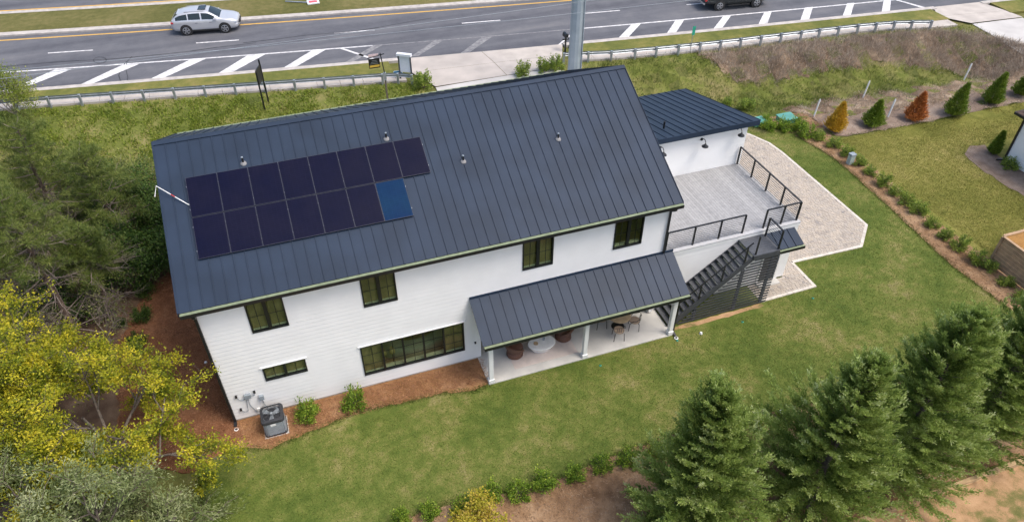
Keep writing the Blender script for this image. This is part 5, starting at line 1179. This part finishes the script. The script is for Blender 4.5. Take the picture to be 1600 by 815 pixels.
# ================================================================== PATIO FURNITURE
M['wicker'] = mat('brown_wicker', (.16, .075, .048), .7, c2=(.09, .042, .028), scale=30, bump=.5, bscale=80)
M['rug'] = mat('pale_outdoor_rug', (.55, .475, .43), .9, c2=(.49, .425, .385), scale=3, bump=.2, bscale=90)
M['firetop'] = mat('white_fire_table', (.80, .79, .77), .4, var=.04)
M['cushion'] = mat('tan_cushion', (.42, .31, .22), .9, var=.12, scale=6)
M['tabletop'] = mat('pale_wood_top', (.52, .38, .23), .6, c2=(.42, .30, .18), scale=5)
r_ = MB(); r_.box(11.35, 14.25, -1.15, 1.2, .051, .063); props(r_.build('rug', M['rug']), 'pale rectangular rug under the oval table on the porch', 'rug')
FX, FY = 12.78, -.42
t = thing('fire_table', 'white oval low table on the porch rug', 'table', (FX, FY, .063))
pr = lambda s, z, k=1.: [(FX+(s*.62*math.cos(a))*(1+.08*math.cos(a)), FY+s*.42*math.sin(a)*(1+.18*math.cos(a)), z) for a in [2*math.pi*q/36 for q in range(36)]]
MB().loft([pr(.62, .065), pr(.72, .14), pr(.92, .36), pr(1., .41), pr(1., .45), pr(.97, .465)]).build('body', M['firetop'], t, smooth=False, fix=True)
MB().lathe([(.10, .46), (.10, .50), (.07, .50), (.07, .47)], 18, (FX-.22, FY, 0)).build('burner_bowl', M['tabletop'], t)
o = thing('bottle', 'small dark bottle standing on the white oval table', 'bottle', (FX+.18, FY+.08, .465)); MB().lathe([(.035, .465), (.035, .62), (.012, .66), (.012, .72)], 12, (FX+.18, FY+.08, 0)).build('body', M['greybox'], o); MB().lathe([(.014, .72), (.014, .745)], 8, (FX+.18, FY+.08, 0)).build('stopper', M['black'], o)
def wicker_chair(x, y, rot, label):
    t = thing('wicker_chair', label, 'chair', (x, y, .06), 'wicker chairs on the porch')
    c, s = math.cos(rot), math.sin(rot); T = lambda a, b, z: (x+a*c-b*s, y+a*s+b*c, z+.06)
    # tub chair: facing +a
    m = MB(); m.loft([[T(k*.30*math.cos(a), k*.30*math.sin(a), z) for a in [2*math.pi*q/24 for q in range(24)]] for k, z in ((1.12, 0), (1.22, .04), (1.18, .18), (.84, .30), (.95, .38), (1.2, .46))]); m.build('seat_base', M['wicker'], t, fix=True, smooth=False)
    ins_, out_ = [], []
    A = [R(60+240*q/20) for q in range(21)]
    rings = []
    for a in A:
        f = abs((a-math.pi))/R(120); h = .86-.26*f*f; r0 = .36
        rings.append([T((r0-.02)*math.cos(a), (r0-.02)*math.sin(a), .36), T((r0+.16)*math.cos(a), (r0+.16)*math.sin(a), h-.05), T((r0+.13)*math.cos(a), (r0+.13)*math.sin(a), h), T((r0+.05)*math.cos(a), (r0+.05)*math.sin(a), h-.03), T(r0*math.cos(a)*.82, r0*math.sin(a)*.82, .42)])
    m = MB(); m.loft(rings); m.build('backrest', M['wicker'], t, fix=True)
    m = MB(); m.loft([[T(.03+k*.31*math.cos(a), k*.31*math.sin(a), z) for a in [2*math.pi*q/20 for q in range(20)]] for k, z in ((.9, .42), (1., .46), (1., .50), (.85, .53))]); m.build('cushion', M['wicker'], t, fix=True, smooth=True)
wicker_chair(11.62, -.34, R(5), 'brown wicker tub chair left of the white oval table')
wicker_chair(13.98, -.10, R(178), 'brown wicker tub chair right of the white oval table')
wicker_chair(12.8, 1.0, R(-90), 'brown wicker tub chair behind the white oval table')
TX, TY = 16.58, -.28
t = thing('dining_table', 'round pale wood table at the right of the porch', 'table', (TX, TY, .05))
MB().lathe([(.50, .735), (.52, .745), (.52, .775), (.50, .785)], 32, (TX, TY, 0)).build('tabletop', M['tabletop'], t)
MB().lathe([(.30, .05), (.28, .08), (.05, .12), (.045, .70), (.2, .735)], 20, (TX, TY, 0)).build('pedestal', M['black'], t)
def bistro(x, y, rot, label):
    t = thing('dining_chair', label, 'chair', (x, y, .05), 'metal chairs round the pale wood table')
    c, s = math.cos(rot), math.sin(rot); T = lambda a, b, z: (x+a*c-b*s, y+a*s+b*c, z+.05)
    for a, b in ((.20, .20), (.20, -.20), (-.20, .20), (-.20, -.20)): MB().tube([T(a*1.15, b*1.15, 0), T(a, b, .45)], .016, 6).build('leg', M['black'], t)
    m = MB(); m.loft([[T(k*.24*math.cos(a), k*.24*math.sin(a), z) for a in [2*math.pi*q/18 for q in range(18)]] for k, z in ((.95, .45), (1., .47), (1., .50), (.9, .52))]); m.build('seat', M['cushion'], t, fix=True)
    m = MB(); m.tube([T(.08, .27, .64), T(-.05, .27, .66), T(-.2, .22, .78), T(-.27, .0, .86), T(-.2, -.22, .78), T(-.05, -.27, .66), T(.08, -.27, .64)], .012, 6); m.tube([T(.08, .27, .64), T(.18, .22, .46)], .014, 6); m.tube([T(.08, -.27, .64), T(.18, -.22, .46)], .014, 6); m.build('arm_frame', M['black'], t)
    m = MB()
    for b in (-.14, -.05, .05, .14): m.tube([T(-.2, b, .47), T(-.25, b, .83-abs(b)*.3)], .010, 5)
    m.build('back_slats', M['black'], t)
bistro(16.28, -.92, R(75), 'black metal chair in front of the pale wood table')
bistro(17.20, -.60, R(155), 'black metal chair right of the pale wood table')
bistro(15.85, .0, R(-10), 'black metal chair left of the pale wood table')
# ================================================================== NEIGHBOUR HOUSE, FENCE, TIMBERS
nb = thing('neighbour_house', 'white neighbouring house with brown shingle roof at the right edge', 'house', (44.3, 4.6, 0))
NX, NY, NL, ND, NH = 44.3, 4.6, 12., 11., 3.1
mb = MB(); siding(mb, (NX, NY, 0), (0, -1, 0), (-1, 0, 0), ND, .0, NH, ops=[(1.55, 2.75, 1.0, 2.3)]); siding(mb, (NX+NL, NY, 0), (-1, 0, 0), (0, 1, 0), NL, 0, NH); siding(mb, (NX, NY-ND, 0), (1, 0, 0), (0, -1, 0), NL, 0, NH)
mb.build('siding', M['siding'], nb, 'stuff')
w = MB()
for q in ((NY-2.75, NY-1.55, 1.0, 1.06), (NY-2.75, NY-1.55, 2.24, 2.3), (NY-2.75, NY-2.69, 1.06, 2.24), (NY-1.61, NY-1.55, 1.06, 2.24)): w.box(NX-.04, NX+.06, *q)
w = w.build('window', M['blackframe'], nb); MB().box(NX+.01, NX+.02, NY-2.69, NY-1.61, 1.06, 2.24).build('pane', M['glass'], w); MB().box(NX+.5, NX+.55, NY-3.5, NY-.8, .3, 2.8).build('interior_wall', M['interior'], nb)
downspout(nb, [(NX-.05, NY+.02, NH), (NX-.05, NY+.02, .1), (NX-.5, NY+.15, .06)], .10)
mb = MB(); o_ = .45; zE = NH-.02; zT = NH+2.6
cx0, cx1, cy0, cy1 = NX-o_, NX+NL+o_, NY-ND-o_, NY+o_; mid = (cy0+cy1)/2; run_ = mid-cy0
hip = [(cx0, cy0, zE), (cx1, cy0, zE), (cx1, cy1, zE), (cx0, cy1, zE), (cx0+run_, mid, zT), (cx1-run_, mid, zT)]
mb.add(hip, [(0, 1, 5, 4), (1, 2, 5), (2, 3, 4, 5), (3, 0, 4), (3, 2, 1, 0)]); rf = mb.build('roof', M['shingle'], nb, fix=True)
m = MB(); 
for a, b, c in (((cx0, cy1), (cx0, cy0), 0), ((cx1, cy1), (cx0, cy1), 1)): m.bar((a[0], a[1], zE-.07), (b[0], b[1], zE-.07), .12, .13)
m.build('gutter', M['black'], nb)
# shingle courses on the two slopes in view
m = MB()
def shing(e0, e1, t0, t1, n):
    e0, e1, t0, t1 = map(Vector, (e0, e1, t0, t1)); nn = (e1-e0).cross(t0-e0).normalized()
    if nn.z < 0: nn = -nn
    for k in range(n):
        a0, a1 = e0.lerp(t0, k/n), e1.lerp(t1, k/n); b0, b1 = e0.lerp(t0, (k+1.08)/n), e1.lerp(t1, (k+1.08)/n); ln = (a1-a0).length; c = max(1, int(ln/.45))
        for j in range(c):
            f0, f1 = j/c+.002, (j+1)/c-.002
            m.add([a0.lerp(a1, f0)+nn*.022, a0.lerp(a1, f1)+nn*.022, b0.lerp(b1, f1)+nn*.004, b0.lerp(b1, f0)+nn*.004], [(0, 1, 2, 3)])
shing(hip[3], hip[0], hip[4], hip[4], 30); shing(hip[2], hip[3], hip[5], hip[4], 30); m.build('shingles', M['shingle'], rf, 'stuff')
drape('neighbour_house_bed', wobble([(44.3, 4.6), (44.5, 6.3), (43.6, 6.6), (42.6, 5.9), (42.2, 4.4), (42.3, 1), (42.2, -6), (44.3, -6)], .4, .1, 21), M['gmulch'], .02)
# fence
fc = thing('wood_fence', 'low horizontal-board wooden fence panel running along the hedge bed, right edge', 'fence', (35.5, -2.3, 0))
fh = 1.65
def bay(p0, p1, m, parent, inner=None):
    p0 = Vector(p0); p1 = Vector(p1)
    for k in range(8):
        z = .06+k*.2; MB().bar(p0+Vector((0, 0, z+.09)), p1+Vector((0, 0, z+.09)), .025, .185).build('board', m, parent)
    MB().bar(p0+Vector((0, 0, fh+.05)), p1+Vector((0, 0, fh+.05)), .14, .035).build('cap_board', M['wood'], parent)
FXX = 35.95
for k in range(4): bay((FXX, -2.4-2.4*k, 0), (FXX, -4.78-2.4*k, 0), M['wood'], fc)
for k in range(5): MB().box(FXX-.075, FXX-.02, -2.44-2.4*k, -2.34-2.4*k, -.1, fh+.03).build('post', M['wood'], fc)
fc2 = thing('wood_fence', 'fresh yellow-wood fence panel seen from inside, behind the first fence', 'fence', (FXX, -2.3, 0))
for k in range(3): bay((FXX+.05+2.4*k, -2.35, 0), (FXX+2.42+2.4*k, -2.35, 0), M['newwood'], fc2)
for k in range(1, 4): MB().box(FXX-.05+2.4*k, FXX+.05+2.4*k, -2.46, -2.37, -.1, fh+.03).build('post', M['newwood'], fc2)
MB().box(FXX+.03, FXX+8, -14, -2.5, .0, .006).build('enclosure_floor', M['newwood'], fc2)
# landscape timbers
tb = thing('timber_edging', 'pale landscape timbers edging the mulch bed at bottom right', 'edging')
x = 2.
while x < 40:
    for k in range(2):
        o = MB(); o.box(x+.01+k*.4, x+2.41+k*.4, -11.86+k*.01, -11.70+k*.01, -.12+k*.14, .018+k*.14); o.build('timber', M['timber'], tb, bev=.02)
    x += 2.42
# ================================================================== VEHICLES
M['carsilver'] = mat('silver_car_paint', (.54, .55, .57), .28, metal=.35, var=.02, coat=.6)
M['cardark'] = mat('dark_green_grey_paint', (.018, .022, .022), .25, var=.05, coat=.6)
M['carglass'] = mat('dark_car_glass', (.012, .020, .020), .06, var=.05, spec=.7)
M['tyre'] = mat('tyre_rubber', (.018, .018, .019), .85, var=.2)
M['rim'] = mat('alloy_rim', (.42, .43, .45), .3, metal=.7, var=.1)
M['chrome'] = mat('chrome', (.6, .6, .62), .15, metal=.9)
M['headlight'] = mat('headlight_lens', (.55, .58, .62), .1, var=.05)
M['plastic'] = mat('black_trim', (.02, .02, .021), .6, var=.1)
def catm(keys, x):
    xs = [k[0] for k in keys]; ys = [k[1] for k in keys]; n = len(xs)
    if x <= xs[0]: return ys[0]
    if x >= xs[-1]: return ys[-1]
    i = max(k for k in range(n-1) if xs[k] <= x); h = xs[i+1]-xs[i]; t = (x-xs[i])/h
    sl = lambda k: 0 if k <= 0 or k >= n-1 else (ys[k+1]-ys[k-1])/(xs[k+1]-xs[k-1])
    m0, m1 = sl(i)*h, sl(i+1)*h
    return (2*t**3-3*t*t+1)*ys[i]+(t**3-2*t*t+t)*m0+(-2*t**3+3*t*t)*ys[i+1]+(t**3-t*t)*m1
def car(name, label, cat, loc, yaw, top, wid, belt, bot, wb, wr, paint, panes, shield, rear, halfw, tumble=.42):
    t = thing(name, label, cat, loc); t.rotation_euler = (0, 0, yaw)
    def bl(m, nm, mm, par=None, **k): return m.build(nm, mm, par or t, local=True, **k)
    def sect(x):
        tz = catm(top, x); w = catm(wid, x); bz = min(catm(belt, x), tz-.015); zb = catm(bot, x)
        wr_ = max(.3, w*.95-max(0, tz-bz)*tumble)
        return [(w*.84, zb), (w*.97, zb+.09), (w, zb+.28), (w*.985, bz-.20), (w*1.0, bz-.10), (w*.95, bz), (wr_+.03, bz+(tz-bz)*.86), (wr_*.86, tz-.012), (wr_*.4, tz+.012), (0, tz+.016)]
    x0, x1 = top[0][0], top[-1][0]; N_ = 64; xs = [x0+(x1-x0)*i/N_ for i in range(N_+1)]
    rings = []
    for x in xs:
        h = sect(x); rings.append([(x, y, z) for y, z in h]+[(x, -y, z) for y, z in reversed(h[:-1])])
    body = bl(MB().loft(rings), 'body', paint, fix=True, smooth=True)
    for a, b in panes:
        for s in (-1, 1):
            n = 12; g = MB(); vs = []
            for i in range(n+1):
                x = a+(b-a)*i/n; h = sect(x); (y0, z0), (y1, z1q) = h[5], h[6]
                for f in (.10, .92): vs.append((x, s*(y0+(y1-y0)*f+.010), z0+(z1q-z0)*f+.004))
            g.add(vs, [(2*i, 2*i+2, 2*i+3, 2*i+1) for i in range(n)]); bl(g, 'side_window', M['carglass'], smooth=True)
    for nm, (a, b), e in (('windshield', shield, .94), ('rear_window', rear, .90)):
        g = MB(); n = 8; vs = []
        for i in range(n+1):
            x = a+(b-a)*i/n; h = sect(x)
            row = [(h[7][0]*e, h[7][1]), (h[8][0], h[8][1]), (0, h[9][1])]
            for y, z in [(y, z) for y, z in row]+[(-y, z) for y, z in reversed(row[:-1])]: vs.append((x, y, z+.014))
        g.add(vs, [(5*i+k, 5*i+k+1, 5*i+k+6, 5*i+k+5) for i in range(n) for k in range(4)]); bl(g, nm, M['carglass'], smooth=True, fix=True)
    for s in (-1, 1):
        for x in (wb/2, -wb/2):
            wh = MB(); n = 28; hw = sect(x)[2][0]
            a_ = MB(); a_.add([(x+(wr+.06)*math.cos(2*math.pi*k/n), s*(hw+dy), wr+.02+(wr+.06)*math.sin(2*math.pi*k/n)) for dy in (-.25, .008) for k in range(n)], [tuple(range(n)), tuple(range(n, 2*n))]+[(k, (k+1) % n, n+(k+1) % n, n+k) for k in range(n)]); bl(a_, 'wheel_arch', M['plastic'], fix=True)
            prof = [(.24, .0), (wr-.04, -.01), (wr, .03), (wr, .17), (wr-.05, .215), (.24, .22)]; o_ = hw-.19
            wh.add([(x+r_*math.cos(2*math.pi*k/n), s*(o_+d), wr+r_*math.sin(2*math.pi*k/n)) for r_, d in prof for k in range(n)], [(i*n+k, i*n+(k+1) % n, (i+1)*n+(k+1) % n, (i+1)*n+k) for i in range(len(prof)-1) for k in range(n)]+[tuple(range(n)), tuple((len(prof)-1)*n+k for k in range(n))])
            w_ = bl(wh, 'wheel', M['tyre'], fix=True); f_ = o_+.225
            rm = MB(); rm.add([(x+.265*math.cos(2*math.pi*k/n), s*f_, wr+.265*math.sin(2*math.pi*k/n)) for k in range(n)]+[(x+.225*math.cos(2*math.pi*k/n), s*(f_+.012), wr+.225*math.sin(2*math.pi*k/n)) for k in range(n)], [(k, (k+1) % n, n+(k+1) % n, n+k) for k in range(n)])
            for k in range(5):
                a = 2*math.pi*k/5+.3; rm.bar((x+.03*math.cos(a), s*(f_+.014), wr+.03*math.sin(a)), (x+.24*math.cos(a), s*(f_+.008), wr+.24*math.sin(a)), .085, .03, up=(0, s, 0))
            bl(rm, 'rim', M['rim'], w_, fix=True)
    return t, bl
TOP = [(-2.43, .86), (-2.38, 1.02), (-2.24, 1.18), (-1.98, 1.38), (-1.70, 1.52), (-1.2, 1.615), (-.5, 1.66), (.15, 1.63), (.45, 1.55), (.85, 1.32), (1.18, 1.12), (1.5, 1.06), (2.0, .98), (2.28, .86), (2.40, .70), (2.44, .58)]
WID = [(-2.43, .70), (-2.3, .86), (-1.9, .935), (-1.2, .955), (.2, .95), (1.2, .955), (1.8, .93), (2.15, .85), (2.36, .70), (2.44, .58)]
BELT = [(-2.4, 1.10), (-1.2, 1.10), (.4, 1.05), (1.2, 1.02), (2.4, .80)]; BOT = [(-2.43, .45), (-2.2, .34), (-1.4, .25), (1.4, .25), (2.2, .30), (2.44, .42)]
ya = math.atan(-.163)
pw = (at(294.5, 55.5, ZR)+at(353, 52.5, ZR))/2+Vector((.15, .95, 0)); pw.z = ZR
t, bl = car('suv', 'silver crossover SUV driving right on the near carriageway', 'car', pw, ya, TOP, WID, BELT, BOT, 2.76, .375, M['carsilver'], [(-1.98, -1.14), (-1.06, -.22), (-.12, .80)], (.42, 1.14), (-2.20, -1.84), .955)
bl(MB().box(-.35, .2, -.42, .42, 1.665, 1.69), 'sunroof', M['carglass'])
for s in (-1, 1):
    bl(MB().box(-2.36, -2.16, s*.78-.12, s*.78+.12, .90, 1.02), 'tail_light', M['red'], bev=.02)
    bl(MB().box(2.08, 2.30, s*.72-.14, s*.72+.14, .72, .84), 'headlight', M['headlight'], bev=.03)
    bl(MB().box(.72, .92, s*.98-.10, s*.98+.10, 1.06, 1.20), 'mirror', M['carsilver'], bev=.03)
    bl(MB().bar((-1.30, s*.60, 1.63), (.1, s*.60, 1.645), .03, .03), 'roof_rail', M['chrome'])
    for x in (-.55, .45): bl(MB().box(x-.09, x+.09, s*.972-.012, s*.972+.012, .90, .93), 'door_handle', M['chrome'])
    bl(MB().box(-1.0, .95, s*.945-.015, s*.945+.015, .30, .40), 'sill_trim', M['plastic'])
bl(MB().box(2.36, 2.44, -.45, .45, .42, .72), 'grille', M['plastic'], bev=.02); bl(MB().box(-2.44, -2.36, -.35, .35, .62, .80), 'licence_plate', M['trim'])
bl(MB().box(-1.90, -1.66, -.50, .50, 1.48, 1.505), 'spoiler', M['carsilver'])
TOP = [(-2.86, .95), (-2.80, 1.12), (-2.5, 1.16), (-1.3, 1.16), (-1.12, 1.18), (-1.02, 1.70), (-.85, 1.82), (.1, 1.86), (.6, 1.80), (.9, 1.58), (1.35, 1.20), (1.6, 1.15), (2.3, 1.10), (2.66, 1.02), (2.78, .85), (2.82, .70)]
WID = [(-2.86, .90), (-2.7, .965), (-1, .985), (1, .985), (2.3, .96), (2.7, .86), (2.82, .75)]; BELT = [(-2.86, 1.12), (1.3, 1.14), (2.8, .95)]; BOT = [(-2.86, .56), (-2, .45), (0, .38), (2, .42), (2.82, .52)]
pw = (at(1124, 17, ZR)+at(1179, 12.5, ZR))/2+Vector((.15, .98, 0)); pw.z = ZR
t, bl = car('pickup_truck', 'dark pickup truck with alloy wheels cut by the top edge of the picture', 'pickup', pw, math.atan(-.163+.0011*40), TOP, WID, BELT, BOT, 3.2, .39, M['cardark'], [(-.82, -.06), (.04, .82)], (.72, 1.32), (-1.08, -1.0), .985, .36)
bl(MB().box(-2.70, -1.12, -.80, .80, 1.05, 1.175), 'bed_cover', M['plastic'])
for s in (-1, 1):
    bl(MB().box(-2.88, -2.70, s*.84-.10, s*.84+.10, .80, 1.06), 'tail_light', M['red'], bev=.02); bl(MB().box(2.62, 2.80, s*.70-.16, s*.70+.16, .78, .94), 'headlight', M['headlight'], bev=.02)
    bl(MB().box(.95, 1.15, s*1.05-.12, s*1.05+.12, 1.10, 1.28), 'mirror', M['plastic'], bev=.02); bl(MB().box(-.9, .95, s*.99-.05, s*.99+.05, .34, .40), 'running_board', M['plastic'])
bl(MB().box(-2.96, -2.84, -.85, .85, .52, .66), 'bumper', M['chrome'], bev=.02); bl(MB().box(2.78, 2.88, -.80, .80, .50, .64), 'bumper', M['chrome'], bev=.02)
